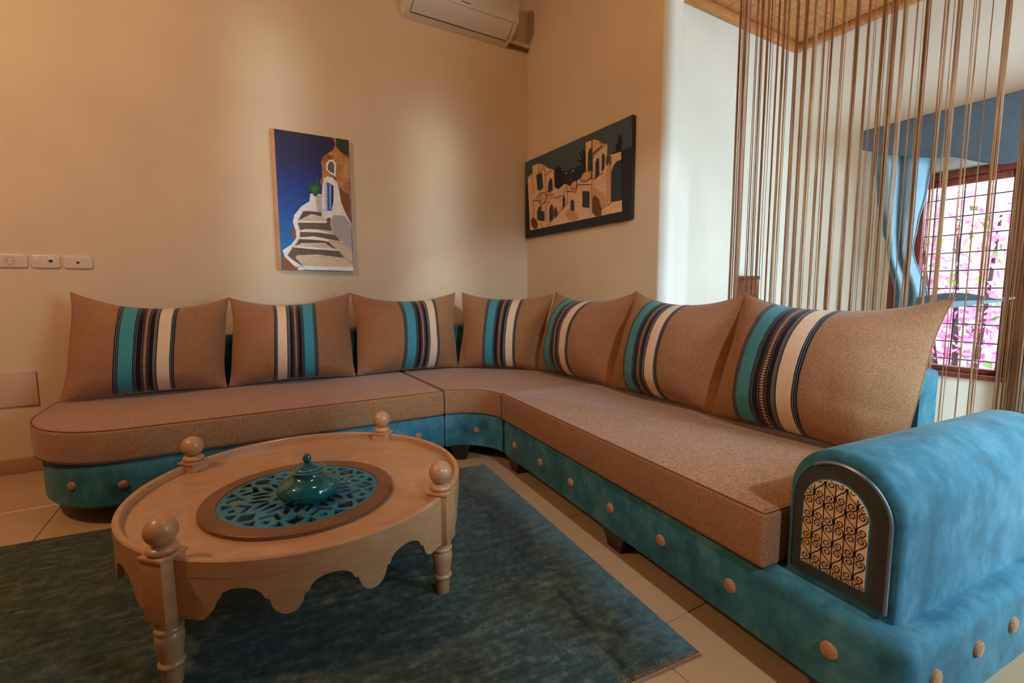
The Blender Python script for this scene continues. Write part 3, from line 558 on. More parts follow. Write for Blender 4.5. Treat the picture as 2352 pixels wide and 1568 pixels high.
bm = bmesh.new(); slab(bm, arch(1.667, 1.874, .303, .600), .050, .066, .004, .0, 3, xf=AX); sub('front_panel', bm, M['grey_panel'])
bm = bmesh.new(); slab(bm, arch(1.689, 1.839, .330, .5635), .0485, .062, .001, 0, 2, xf=AX); sub('inlay_border', bm, M['suede'])
bm = bmesh.new(); slab(bm, arch(1.692, 1.836, .333, .5605), .0475, .062, .001, 0, 2, xf=AX); sub('cream_inlay', bm, M['cream_inlay'])
bm = bmesh.new(); A = arch(1.664, 1.877, .305, .603)
path = [A[1]] + A[2:2 + 20]
tube(bm, [AX(p[0], p[1], .050) for p in path], .0045, 8); sub('panel_piping', bm, M['silver'])
bm = bmesh.new(); tube(bm, [AX(p[0], p[1], .053) for p in A[2 + 20:] + [A[0], A[1]]], .003, 6); sub('panel_welt', bm, M['suede'])
# wrought scroll pattern on the inlay
def in_inlay(s, z):
    r = .0715; cs = 1.764; cz = .5605 - .072
    if s < 1.6925 or s > 1.8355 or z < .3335: return False
    return z <= cz or (s - cs) ** 2 + (z - cz) ** 2 <= r * r
bm = bmesh.new()
def put(pts, r=.0011):
    run = []
    for p in pts + [None]:
        if p is not None and in_inlay(*p): run.append(p)
        else:
            if len(run) > 1: tube(bm, [AX(a, b_, .0468) for a, b_ in run], r, 4)
            run = []
NC = 6; cw = .144 / NC
for k in range(1, NC):
    s = 1.692 + k * cw; put([(s, .3335 + i * .004) for i in range(60)], .0011)
per = .0545
for k in range(NC):
    x0 = 1.692 + k * cw; m = 1 if k % 2 == 0 else -1
    for j in range(-1, 5):
        zc = .344 + j * per + (.0 if k % 2 == 0 else .004)
        def spiral(cx, cz, r0, a0, turns, sg): return [(cx + r0 * (1 - .82 * i / 22) * math.cos(a0 + sg * turns * 2 * PI * i / 22), cz + r0 * (1 - .82 * i / 22) * math.sin(a0 + sg * turns * 2 * PI * i / 22)) for i in range(23)]
        r0 = cw * .44; cx = x0 + cw / 2
        lo = (cx, zc + r0 * .8); hi = (cx, zc + per - r0 * 1.15)
        a = spiral(lo[0], lo[1], r0, 0 if m > 0 else PI, 1.35, -m)
        b2 = spiral(hi[0], hi[1], r0, PI if m > 0 else 0, 1.35, -m)
        p0 = Vector(a[0]); p1 = Vector(b2[0]); mid = []
        for i in range(1, 10):
            t = i / 10; h0 = p0 + Vector((0, per * .28)); h1 = p1 - Vector((0, per * .28))
            q = p0 * (1 - t) ** 3 + h0 * 3 * t * (1 - t) ** 2 + h1 * 3 * t * t * (1 - t) + p1 * t ** 3; mid.append((q.x, q.y))
        put(a[::-1] + mid + b2, .00115)
sub('scrollwork', bm, M['iron'], smooth=False)

# ------------------------------------------------------------------ back pillows
def pillow(corners, label, flip=False, b0=.30, b1=.67, tf=.165, tb=.07, seed=0, dip=.07, side=.022):
    BL, BR, TR, TL = [Vector(c) for c in corners]
    rnd = random.Random(seed)
    base = (BL + BR) / 2; root = empty('pillow', (base.x, base.y, base.z))
    tag(root, label, 'pillow', 'back pillows on the corner sofa')
    nrm = ((BR - BL).cross(TL - BL)).normalized()      # towards the viewer side
    up = ((TL - BL) + (TR - BR)).normalized(); wd = ((BR - BL) + (TR - TL)).normalized()
    H = ((TL - BL).length + (TR - BR).length) / 2
    off = Vector((rnd.uniform(0, 50), rnd.uniform(0, 50), rnd.uniform(0, 50)))
    def P(u, v, side_):
        p = (BL * (1 - u) + BR * u) * (1 - v) + (TL * (1 - u) + TR * u) * v
        U = 2 * u - 1; V = 2 * v - 1
        p = p - wd * U * side * (1 - V * V) * (1.0 + .25 * math.sin(7 * v + seed))
        p = p - up * dip * max(0, v) ** 3 * (1 - abs(U) ** 2.2)
        p = p + up * .012 * (1 - v) ** 4 * (1 - abs(U) ** 2)
        vv = v ** .86; VV = 2 * vv - 1
        eu = max(0, 1 - abs(U) ** 2.1); ev = max(0, 1 - abs(VV) ** 2.2)
        bl = (eu ** .70) * (ev ** .68)
        d = (tf if side_ > 0 else tb) * bl
        if side_ > 0:
            q = Vector((u * 3.0, v * 9.0, 0)) + off
            edge = (1 - eu) * .8 + .25
            d += .014 * noise.noise(q) * min(1, bl * 3) * edge
            q2 = Vector((u * 14.0, v * 5.0, 1)) + off
            d += .011 * noise.noise(q2) * min(1, bl * 3) * ((1 - v) ** 2)
            d += .012 * noise.noise(Vector((u * 2.2, v * 2.2, 2)) + off) * bl
        return p + nrm * d * side_
    NU, NV = 44, 34
    mp = lambda i, n: .5 - .5 * math.cos(PI * i / n) if True else i / n
    bm = bmesh.new(); F = {}; B = {}
    for i in range(NU + 1):
        for j in range(NV + 1):
            u, v = mp(i, NU), mp(j, NV)
            e = i in (0, NU) or j in (0, NV)
            F[i, j] = bm.verts.new(P(u, v, 1))
            B[i, j] = F[i, j] if e else bm.verts.new(P(u, v, -1))
    for i in range(NU):
        for j in range(NV):
            bm.faces.new((F[i, j], F[i + 1, j], F[i + 1, j + 1], F[i, j + 1]))
            try: bm.faces.new((B[i, j], B[i, j + 1], B[i + 1, j + 1], B[i + 1, j]))
            except ValueError: pass
    relparent(finish('cover', bm, M['linen'], sharp=80), root)
    # woven striped band sewn on the front
    bm = bmesh.new(); uvl = bm.loops.layers.uv.new('UVMap'); G = {}; nb = 14
    for i in range(nb + 1):
        for j in range(NV + 1):
            u = b0 + (b1 - b0) * i / nb; v = .004 + .992 * mp(j, NV)
            G[i, j] = bm.verts.new(P(u, v, 1) + nrm * .0022 + (up * .0012 * (2 * v - 1)))
    for i in range(nb):
        for j in range(NV):
            f = bm.faces.new((G[i, j], G[i + 1, j], G[i + 1, j + 1], G[i, j + 1]))
            for lp, (a, b_) in zip(f.loops, ((i, j), (i + 1, j), (i + 1, j + 1), (i, j + 1))): lp[uvl].uv = (a / nb, mp(b_, NV))
    o = relparent(finish('striped_band', bm, M['band_flip'] if flip else M['band'], sharp=80), root)
    o['label'] = 'woven band of teal, navy and cream stripes'
    # edge seam
    bm = bmesh.new(); path = [P(mp(i, NU), 0, 1) for i in range(NU)] + [P(1, mp(j, NV), 1) for j in range(NV)] + [P(mp(NU - i, NU), 1, 1) for i in range(NU)] + [P(0, mp(NV - j, NV), 1) for j in range(NV)]
    tube(bm, path, .0028, 5, closed=True)
    relparent(finish('edge_seam', bm, M['linen']), root)
    return root
zb = .443
pillow([(-3.118, -.35, zb), (-2.372, -.34, zb), (-2.328, -.17, .975), (-3.072, -.17, 1.012)], 'leftmost brown pillow with teal stripe left of cream, at the rounded sofa end', seed=1, b0=.295, b1=.665, dip=.085)
pillow([(-2.358, -.33, zb), (-1.622, -.37, zb), (-1.597, -.17, 1.003), (-2.326, -.17, .972)], 'brown pillow whose cream stripe lies left of the teal stripe', flip=True, seed=2, b0=.33, b1=.68)
pillow([(-1.606, -.36, zb), (-.868, -.38, zb), (-.79, -.17, 1.0), (-1.592, -.17, 1.0)], 'third brown pillow from the left, under the air conditioner', seed=3, b0=.40, b1=.76)
pillow([(-.874, -.40, zb), (-.410, -.845, zb), (-.262, -.768, .985), (-.775, -.272, 1.0)], 'brown pillow set diagonally across the sofa corner', seed=4, b0=.32, b1=.70, tf=.14, tb=.05, dip=.05)
pillow([(-.432, -.80, zb), (-.425, -1.605, zb), (-.25, -1.60, 1.0), (-.245, -.775, 1.0)], 'brown pillow under the village picture, first of the right section', seed=5, b0=.22, b1=.60)
pillow([(-.425, -1.565, zb), (-.462, -2.335, zb), (-.25, -2.285, .985), (-.25, -1.585, 1.003)], 'brown pillow in the middle of the right section, before the white jamb', seed=6, b0=.24, b1=.61)
pillow([(-.462, -2.275, zb), (-.515, -3.02, zb), (-.25, -3.028, .976), (-.25, -2.28, .99)], 'largest looking brown pillow, beside the blue armrest', seed=8, b0=.22, b1=.61, tf=.185)

# ------------------------------------------------------------------ rug
rug = empty('area_rug', (-1.107, -1.268, 0), math.radians(-5.5)); tag(rug, 'dark teal overdyed rug with stitched edge under the round table', 'rug')
# local axes: -x = across the room, -y = towards the viewer
def rugpart(name, bm, mat, **k): return finish(name, bm, mat, rug, **k)
RW, RLn = 2.75, 1.593
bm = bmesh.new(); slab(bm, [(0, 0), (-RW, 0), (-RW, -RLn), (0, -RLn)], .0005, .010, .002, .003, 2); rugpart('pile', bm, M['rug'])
bm = bmesh.new(); x = -.004
while x > -RW:
    L = random.uniform(.012, .020)
    tube(bm, [(x, -RLn - .0015, .003), (x + .001, -RLn - .001, .0105), (x + random.uniform(-.002, .002), -RLn + L, .0112)], .0011, 4); x -= random.uniform(.0085, .0115)
tube(bm, [(0, -RLn - .002, .005), (-RW, -RLn - .002, .005)], .0045, 6)
rugpart('edge_stitching', bm, M['linen'], kind='stuff')

# ------------------------------------------------------------------ round table
TC = (-2.119, -1.858); RO = .5365; TZ = .352; TS = .327; RZ = 0.0105
HC = (-2.152, -1.965); HR = .236
tab = empty('coffee_table', (TC[0], TC[1], RZ)); tag(tab, 'round pale wooden coffee table with scalloped apron and ball finials', 'table')
bm = bmesh.new(); seg = 128
def circ(c, r, z): return [bm.verts.new((c[0] + r * math.cos(2 * PI * k / seg), c[1] + r * math.sin(2 * PI * k / seg), z)) for k in range(seg)]
prof = [(RO - .019, TS), (RO - .0185, TZ - .004), (RO - .015, TZ), (RO - .004, TZ), (RO, TZ - .004), (RO, TS - .02), (RO - .03, TS - .02)]
loops = [circ(HC, HR, TS)] + [circ(TC, r, z) for r, z in prof] + [circ(HC, HR, TS - .02)]
for a, b in zip(loops, loops[1:] + loops[:1]):
    for i in range(seg): bm.faces.new((a[i], a[(i + 1) % seg], b[(i + 1) % seg], b[i]))
relparent(finish('tabletop', bm, M['table']), tab)
legs = [(-2.478, -1.496), (-1.752, -1.492), (-1.766, -2.240), (-2.500, -2.232)]
angs = sorted(math.atan2(y - TC[1], x - TC[0]) for x, y in legs)
def apron_z(t):
    # t in 0..1 between two legs: four lobes, three arches with small shoulders
    lob, top = .195, .279
    u = t * 3.55 - .275                      # arches centred at u=.5,1.5,2.5
    k = math.floor(u); f = u - k
    if k < 0 or k > 2: f = 0.0 if k < 0 else 1.0; d = 0.5; edge = True
    d = abs(f - .5)
    if k < 0: d = .5 + (0 - u) * -1 * 0
    if d < .26: return top - .036 + .036 * math.sqrt(max(0, 1 - (d / .26) ** 2))
    if d < .315: return top - .036
    e = (d - .315) / .185
    return (top - .036) - (top - .036 - lob) * math.sqrt(max(0, 1 - (1 - min(1, e)) ** 2)) 
for q in range(4):
    a0 = angs[q] + .055; a1 = (angs[(q + 1) % 4] + (2 * PI if q == 3 else 0)) - .055
    bm = bmesh.new(); L = []; n = 220
    for i in range(n + 1):
        t = i / n; a = a0 + (a1 - a0) * t; zb_ = apron_z(t); ca, sa = math.cos(a), math.sin(a)
        L.append([bm.verts.new((TC[0] + r * ca, TC[1] + r * sa, z)) for r, z in ((RO - .001, TS - .019), (RO - .001, zb_), (RO - .017, zb_), (RO - .017, TS - .019))])
    for a, b in zip(L, L[1:]):
        for i in range(4): bm.faces.new((a[i], a[(i + 1) % 4], b[(i + 1) % 4], b[i]))
    bm.faces.new(L[0][::-1]); bm.faces.new(L[-1])
    relparent(finish('apron', bm, M['table'], sharp=30), tab)
for lx, ly in legs:
    ang = math.atan2(ly - TC[1], lx - TC[0]); ca, sa = math.cos(ang), math.sin(ang)
    xf = lambda x, y, z: (lx + x * ca - y * sa, ly + x * sa + y * ca, z)
    bm = bmesh.new()
    h = .033
    slab(bm, [(-h, -h), (h, -h), (h, h), (-h, h)], .192, TZ + .004, .003, .002, 2, xf=xf)
    h = .037
    slab(bm, [(-h, -h), (h, -h), (h, h), (-h, h)], TZ + .003, TZ + .013, .002, .003, 2, xf=xf)
    lathe(bm, [(.020, RZ), (.0225, RZ + .004), (.0235, .058), (.0245, .062), (.0295, .066), (.031, .071), (.0295, .076), (.025, .080), (.0265, .090), (.0305, .118), (.0325, .137), (.0315, .150), (.028, .157), (.0315, .160), (.033, .165), (.0315, .170), (.027, .173), (.029, .180), (.031, .194)], (lx, ly), 28)
    lathe(bm, [(.026, TZ + .012), (.033, TZ + .015), (.036, TZ + .020), (.0355, TZ + .026), (.031, TZ + .031), (.022, TZ + .0335), (.016, TZ + .036)], (lx, ly), 28)
    lg = relparent(finish('leg', bm, M['table'], sharp=40), tab)
    bm = bmesh.new(); r = .0375; cz = TZ + .034 + r * .93
    lathe(bm, [(max(.001, r * math.sin(PI * k / 18)), cz - r * 1.0 * math.cos(PI * k / 18)) for k in range(1, 18)], (lx, ly), 32)
    relparent2(finish('ball_finial', bm, M['table'], sharp=80), lg)
# brown ring and blue fretwork over the opening
bm = bmesh.new(); ring(bm, [(.245, TS + .0005), (.245, TS + .0125), (.247, TS + .014), (.291, TS + .014), (.294, TS + .0115), (.294, TS + .0005)], HC, 128)
relparent(finish('ring_frame', bm, M['ringwood'], sharp=35), tab)
from mathutils.geometry import delaunay_2d_cdt
FR = .2445; za, zb2 = TS + .002, TS + .010
def pol(r, a): return Vector((HC[0] + r * math.cos(a), HC[1] + r * math.sin(a)))
holes = []
NF = 8
for k in range(NF):
    a = 2 * PI * k / NF + .18; h = PI / NF
    def H(*pp, ax=a): holes.append([pol(r, ax + t) for r, t in pp])
    H((.199, -.045), (.215, -.045), (.215, .045), (.199, .045))                                   # small square
    H((.150, 0), (.180, .17), (.193, .135), (.169, 0), (.193, -.135), (.180, -.17))              # chevron
    for sg in (-1, 1):
        H((.229, sg * .115), (.231, sg * .20), (.229, sg * .275), (.203, sg * .185))             # outer triangle
        H((.103, sg * .04), (.124, sg * .055), (.143, sg * .12), (.157, sg * .205), (.134, sg * .235), (.112, sg * .18))   # leaf
    H((.170, 0), (.186, .085), (.197, .125), (.209, .085), (.224, 0), (.209, -.085), (.197, -.125), (.186, -.085), ax=a + h)   # lens
    H((.094, 0), (.112, .10), (.135, .06), (.150, 0), (.135, -.06), (.112, -.10), ax=a + h)       # inner drop
    H((.050, -.16), (.066, -.23), (.086, 0), (.066, .23), (.050, .16), (.040, 0))                 # star cell
    H((.016, -.22), (.034, -.20), (.044, 0), (.034, .20), (.016, .22), ax=a + h)
def grow(poly, f):
    c = sum(poly, Vector((0, 0))) / len(poly); return [c + (q - c) * f for q in poly]
holes = [grow(q, 1.16) for q in holes]
verts = [pol(FR, 2 * PI * k / 120) for k in range(120)]; faces = [list(range(120))]; edges = []
def dens(poly):
    out = []
    for p, q in zip(poly, poly[1:] + poly[:1]): out += [p, (p + q) / 2]
    return out
for hp_ in holes:
    n0 = len(verts); verts += hp_; edges += [(n0 + i, n0 + (i + 1) % len(hp_)) for i in range(len(hp_))]
edges += [(i, (i + 1) % 120) for i in range(120)]
rv, re_, rf, *_rest = delaunay_2d_cdt(verts, edges, [], 0, 1e-6)
def inside(c, poly):
    r = False
    for p, q in zip(poly, poly[1:] + poly[:1]):
        if (p.y > c.y) != (q.y > c.y) and c.x < (q.x - p.x) * (c.y - p.y) / (q.y - p.y) + p.x: r = not r
    return r
rf = [f for f in rf if not any(inside((rv[f[0]] + rv[f[1]] + rv[f[2]]) / 3, hp_) for hp_ in holes)]
bm = bmesh.new(); lo = [bm.verts.new((p.x, p.y, za)) for p in rv]; hi = [bm.verts.new((p.x, p.y, zb2)) for p in rv]; ec = {}
for f in rf:
    bm.faces.new([hi[i] for i in f]); bm.faces.new([lo[i] for i in f][::-1])
    for i, j_ in zip(f, f[1:] + f[:1]): ec.setdefault(tuple(sorted((i, j_))), []).append((i, j_))
for e, us in ec.items():
    if len(us) == 1: i, j_ = us[0]; bm.faces.new((lo[i], lo[j_], hi[j_], hi[i]))
relparent(finish('fretwork', bm, M['fret'], smooth=False), tab)

# ------------------------------------------------------------------ ceramic jar
JC = (-2.137, -2.022); JZ = TS + .0102
jar = empty('ceramic_jar', (JC[0], JC[1], JZ)); tag(jar, 'squat glossy teal ceramic jar with lid on the blue fretwork', 'jar')
bm = bmesh.new()
lathe(bm, [(.045, JZ), (.060, JZ + .002), (.080, JZ + .012), (.092, JZ + .026), (.0945, JZ + .038), (.090, JZ + .052), (.078, JZ + .064), (.062, JZ + .073), (.050, JZ + .080), (.046, JZ + .088), (.047, JZ + .094)], JC, 48)
relparent(finish('body', bm, M['ceramic'], sharp=70), jar)
bm = bmesh.new()
lathe(bm, [(.046, JZ + .0945), (.0545, JZ + .096), (.056, JZ + .099), (.053, JZ + .1015), (.044, JZ + .104), (.0425, JZ + .1065), (.040, JZ + .108), (.026, JZ + .115), (.012, JZ + .120), (.008, JZ + .122)], JC, 48)
lid = relparent(finish('lid', bm, M['ceramic'], sharp=50), jar)
bm = bmesh.new(); r = .0135
lathe(bm, [(max(.001, r * math.sin(PI * k / 14)), JZ + .134 - r * 1.12 * math.cos(PI * k / 14)) for k in range(1, 14)], JC, 24)
relparent2(finish('knob', bm, M['ceramic'], sharp=80), lid)
M['glaze_edge'] = simple('pale_glaze_edge', rgb(120, 186, 180), rough=.15)
bm = bmesh.new()
for rr, z in ((.0562, .0992), (.0436, .1052)):
    tube(bm, [(JC[0] + rr * math.cos(2 * PI * k / 48), JC[1] + rr * math.sin(2 * PI * k / 48), JZ + z) for k in range(48)], .0008, 5, closed=True)
relparent2(finish('rim_line', bm, M['glaze_edge']), lid)

# ------------------------------------------------------------------ pictures on the walls
def paint_layers(root, layers, colour, to_world, part):
    bm = bmesh.new(); mats = []; idx = {}
    for i, (k, poly) in enumerate(layers):
        c = colour[k]
        if c not in idx: idx[c] = len(mats); mats.append(c if isinstance(c, bpy.types.Material) else paint(part + '_paint', rgb(*c), .16))
        pts = [(min(1, max(0, a)), min(1, max(0, b))) for a, b in poly]
        d = .0004 + .00025 * i
        g = bm.faces.new([bm.verts.new(to_world(a, b, d)) for a, b in pts]); g.material_index = idx[c]; g.normal_update()
        bmesh.ops.triangulate(bm, faces=[g])
    o = finish(part, bm, mats, smooth=False); relparent(o, root); return o
XA0, WA, ZA0, HA = -2.011, .478, 1.16, .927
pa = empty('canvas_painting', (-1.785, -.015, ZA0)); tag(pa, 'tall canvas painting of white steps above a deep blue sea', 'painting')
relparent(newbox('canvas', (XA0 - .024, XA0 + WA, -.0295, -.0005, ZA0, ZA0 + HA), M['canvas_side'], bev=.002), pa)
colA = dict(sea=sea_mat(ZA0, ZA0 + HA), cliff=rock_mat(), cliffdark=(44, 48, 16), clifflight=(214, 148, 56), cliffbrown=(128, 76, 36), winwhite=(252, 250, 248), wingrey=(112, 96, 84),
            wall=(244, 242, 240), wallshade=(178, 174, 170), doorframe=(206, 210, 214), doorblue=(30, 92, 196), doorlight=(150, 178, 220), doordark=(28, 22, 24), pot=(252, 250, 248), potshade=(204, 194, 184), plant1=(24, 92, 44), plant2=(44, 132, 66),
            railshadow=(150, 96, 56), brownfoot=(150, 90, 40), rail=(252, 252, 252), stairs=(206, 192, 174), r1=(104, 82, 62), t1=(222, 206, 184), w1=(254, 252, 250), r2=(116, 92, 72), w2=(254, 252, 250), r3=(110, 92, 76), w3=(254, 252, 250), r4=(104, 82, 62),
            slope=(220, 198, 168), t4=(226, 210, 188), w4=(254, 252, 250), r5=(112, 92, 78), t5=(226, 206, 174), w5=(250, 252, 254), sign=(150, 96, 30))
paint_layers(pa, [('sea', [(0, 0), (1, 0), (1, 1), (0, 1)])] + [(k, v) for k, v in ART_A.items() if k not in ('seamid', 'sealight', 'clifflight')], colA, lambda a, b, d: (XA0 + a * WA, -.0295 - d, ZA0 + b * HA), 'painted_steps')
YB0, WB, ZB0, HB = -.016, 1.296, 1.4805, .6535
pb = empty('relief_picture', (-.015, YB0 - WB / 2, ZB0)); tag(pb, 'wide dark blue picture of a cream domed village with palms', 'painting')
relparent(newbox('panel', (-.0295, -.0005, YB0 - WB, YB0, ZB0, ZB0 + HB), simple('picture_edge_navy', rgb(38, 46, 56), rough=.6), bev=.004), pb)
colB = dict(sky=(68, 88, 104), sea=(30, 40, 54), town=(238, 200, 158), path=(204, 164, 124))
for k in ART_B:
    if k[0] == 'd' and k[1:].isdigit(): colB[k] = (44, 64, 82)
    elif k.startswith('palm'): colB[k] = (20, 20, 22)
    elif k.startswith('boats'): colB[k] = (236, 226, 206)
    elif k[0] == 'j': colB[k] = (112, 76, 50)
    elif k.startswith('dome'): colB[k] = (228, 184, 140)
    elif k.startswith('shade'): colB[k] = (212, 172, 132)
toB = lambda a, b, d: (-.0295 - d, YB0 - a * WB, ZB0 + b * HB)
paint_layers(pb, [('sea', [(0, 0), (1, 0), (1, 1), (0, 1)])] + list(ART_B.items()), colB, toB, 'painted_village')
bm = bmesh.new()
for poly in list(LINES_B.values()) + [v + [v[0]] for k, v in ART_B.items() if k.startswith('dome')]:
    for (a0, b0), (a1, b1) in zip(poly, poly[1:]):
        d = Vector((a1 - a0, (b1 - b0) * HB / WB)); 
        if d.length < 1e-6: continue
        d.normalize(); nx, ny = -d.y * .0016, d.x * .0016 * WB / HB
        bm.faces.new([bm.verts.new(toB(p, q, .0105)) for p, q in ((a0 + nx, b0 + ny), (a1 + nx, b1 + ny), (a1 - nx, b1 - ny), (a0 - nx, b0 - ny))])
relparent(finish('outline_strokes', bm, simple('brown_line_paint', rgb(92, 58, 34)), smooth=False), pb)

# ------------------------------------------------------------------ air conditioner and its duct
acn = empty('air_conditioner', (-.667, -.1, 3.035)); tag(acn, 'white wall mounted air conditioner high near the corner', 'air conditioner')
prof = [(0, 3.04), (-.035, 3.042), (-.085, 3.056), (-.13, 3.078), (-.17, 3.105), (-.197, 3.136), (-.203, 3.15), (-.206, 3.30), (-.19, 3.335), (-.15, 3.345), (0, 3.345)]
def acx(x0, x1, pr, bev=.01): 
    bm = bmesh.new(); slab(bm, pr, x0, x1, bev, bev, 3, xf=lambda a, b, z: (z, a, b)); return bm
relparent(finish('body', acx(-1.12, -.213, prof, .012), M['white_plastic'], sharp=30), acn)
def offs(pr, d): return [(y - d * .6, z - d * .8) for y, z in pr]
flap = [(-.085, 3.056), (-.13, 3.078), (-.17, 3.105), (-.196, 3.134)]
bm = bmesh.new(); bo = offs(flap, .004); slab(bm, bo + flap[::-1], -1.068, -.262, .001, .001, 1, xf=lambda a, b, z: (z, a, b)); relparent(finish('louver_flap', bm, M['white_plastic'], sharp=30), acn)
bm = bmesh.new()
tube(bm, [(-1.07, -.082, 3.0525), (-.26, -.082, 3.0525)], .0028, 6)
for x in (-1.0705, -.2595): tube(bm, [(x, y, z - .0015) for y, z in flap], .0018, 6)
relparent(finish('louver_gap', bm, M['black']), acn)
relparent(newbox('front_cover', (-1.12, -.213, -.2115, -.2005, 3.138, 3.31), M['white_plastic'], bev=.004), acn)
relparent(newbox('badge', (-.715, -.64, -.2130, -.2110, 3.160, 3.167), simple('badge_grey', rgb(104, 90, 76)), bev=.0008), acn)
dk = empty('pipe_duct', (-.10, -.02, 3.06)); tag(dk, 'beige pipe duct between the air conditioner and the corner', 'duct')
relparent(newbox('cover', (-.2125, -.002, -.05, -.001, 3.07, 3.105), M['wall'], bev=.006), dk)
bm = bmesh.new(); tube(bm, [(-.211, -.03, 3.060), (-.12, -.03, 3.060), (-.012, -.03, 3.058)], .010, 8); relparent(finish('pipe', bm, simple('pipe_wrap', rgb(112, 92, 72), rough=.7)), dk)

# ------------------------------------------------------------------ wall plates on the left
def plate(x0, x1, label):
    r = empty('wall_socket', ((x0 + x1) / 2, 0, 1.146)); tag(r, label, 'socket', 'wall sockets in a row')
    bm = bmesh.new(); n = 6; rr = .016; pts = []
    for cx, cz, a0 in ((x0 + rr, 1.146 + rr, PI), (x1 - rr, 1.146 + rr, 1.5 * PI), (x1 - rr, 1.221 - rr, 0), (x0 + rr, 1.221 - rr, .5 * PI)):
        for k in range(n + 1): a = a0 + PI / 2 * k / n; pts.append((cx + rr * math.cos(a), cz + rr * math.sin(a)))
    slab(bm, pts, .0002, .011, 0, .007, 4, xf=lambda a, b, d: (a, -d, b)); relparent(finish('cover_plate', bm, M['sock_plastic']), r)
    return r
def yl(r, prof, x, z, mat, name, y0=-.0112):
    bm = bmesh.new(); lathe(bm, prof, seg=24, xf=lambda a, b, d: (x + a, y0 - d, z + b)); return relparent(finish(name, bm, mat), r)
s1 = plate(-3.398, -3.272, 'power socket with round recess, leftmost of the three wall plates')
bm = bmesh.new(); slab(bm, [(-3.372, 1.156), (-3.306, 1.156), (-3.306, 1.212), (-3.372, 1.212)], .0105, .0125, 0, .001, 1, xf=lambda a, b, d: (a, -d, b)); relparent(finish('insert', bm, M['sock_plastic']), s1)
M['sock_recess'] = simple('socket_recess', rgb(168, 136, 106), rough=.5)
yl(s1, [(.0215, 0), (.0215, .0016), (.019, .0018), (.018, .0004)], -3.340, 1.184, M['sock_recess'], 'recess')
for dx in (-.009, .0095): yl(s1, [(.0028, 0), (.0028, .0022)], -3.340 + dx, 1.184, M['black'], 'pin_hole')
s2 = plate(-3.262, -3.138, 'data socket plate with square black jack, middle of the three wall plates')
relparent(newbox('jack_shutter', (-3.244, -3.222, -.0128, -.0105, 1.176, 1.212), M['white_plastic'], bev=.001), s2)
relparent(newbox('jack_frame', (-3.189, -3.162, -.0128, -.0105, 1.172, 1.209), M['white_plastic'], bev=.001), s2)
relparent(newbox('jack_port', (-3.184, -3.168, -.0136, -.0110, 1.180, 1.193), M['black']), s2)
s3 = plate(-3.128, -2.998, 'aerial socket plate with one small hole, rightmost of the three wall plates')
yl(s3, [(.0075, 0), (.0075, .0015), (.005, .0016)], -3.062, 1.181, M['sock_recess'], 'port_ring'); yl(s3, [(.0055, 0), (.0055, .0024)], -3.062, 1.181, M['black'], 'port_hole')
hp = empty('access_panel', (-3.44, 0, .382)); tag(hp, 'beige access panel screwed low on the back wall', 'panel')
relparent(newbox('cover', (-3.60, -3.288, -.012, -.0003, .382, .575), M['hatch'], bev=.002), hp)
for x, z in ((-3.302, .396), (-3.302, .561), (-3.586, .396), (-3.586, .561)):
    bm = bmesh.new(); lathe(bm, [(.004, 0), (.004, .001), (.002, .0018)], seg=12, xf=lambda a, b, d: (x + a, -.0118 - d, z + b)); relparent(finish('screw', bm, M['sock_recess']), hp)

# ------------------------------------------------------------------ string curtain in the opening
cur = empty('string_curtain', (.09, -2.9, ALC_Z - .03)); tag(cur, 'brown string curtain hanging across the alcove opening', 'curtain')
bm = bmesh.new(); tube(bm, [(.09, OPEN_Y1 + .01, ALC_Z - .03), (.09, -1.6, ALC_Z - .03)], .012, 10); relparent(finish('rod', bm, M['redwood']), cur)
rs = random.Random(21)
def strand(y, n, spread, rad, zend):
    bm = bmesh.new()
    for _ in range(n):
        y0 = y + rs.gauss(0, spread); x0 = .09 + rs.gauss(0, .006); r = rad * rs.uniform(.75, 1.2)
        ph = rs.uniform(0, 6); am = rs.uniform(.001, .005); dy = rs.gauss(0, .004); pts = []
        for k in range(13):
            t = k / 12; z = ALC_Z - .03 - (ALC_Z - .03 - zend) * t
            pts.append((x0 + am * .6 * math.sin(ph + 5 * t) * t, y0 + (am * math.sin(ph + 4 * t) + dy) * t, z))
        tube(bm, pts, r, 4, caps=False)
    relparent(finish('strand', bm, M['string']), cur)
y = -1.968
while y > -3.03:
    k = rs.random()
    if k < .6: strand(y, rs.randint(6, 8), .0036, .0021, rs.uniform(.02, .25))
    else: strand(y, rs.randint(2, 4), .006, .0017, rs.uniform(.02, .5))
    if rs.random() < .3: strand(y - rs.uniform(.014, .024), rs.randint(1, 2), .004, .0013, rs.uniform(.05, .6))
    y -= rs.uniform(.020, .034) if y > -2.2 else rs.uniform(.032, .056)
for yy in (-3.075, -3.092, -3.106, -3.122, -3.14, -3.16): strand(yy, 7, .005, .0021, .03)
y = -3.2
while y > -4.25: strand(y, rs.randint(3, 7), .005, .0019, rs.uniform(.02, .3)); y -= rs.uniform(.04, .06)

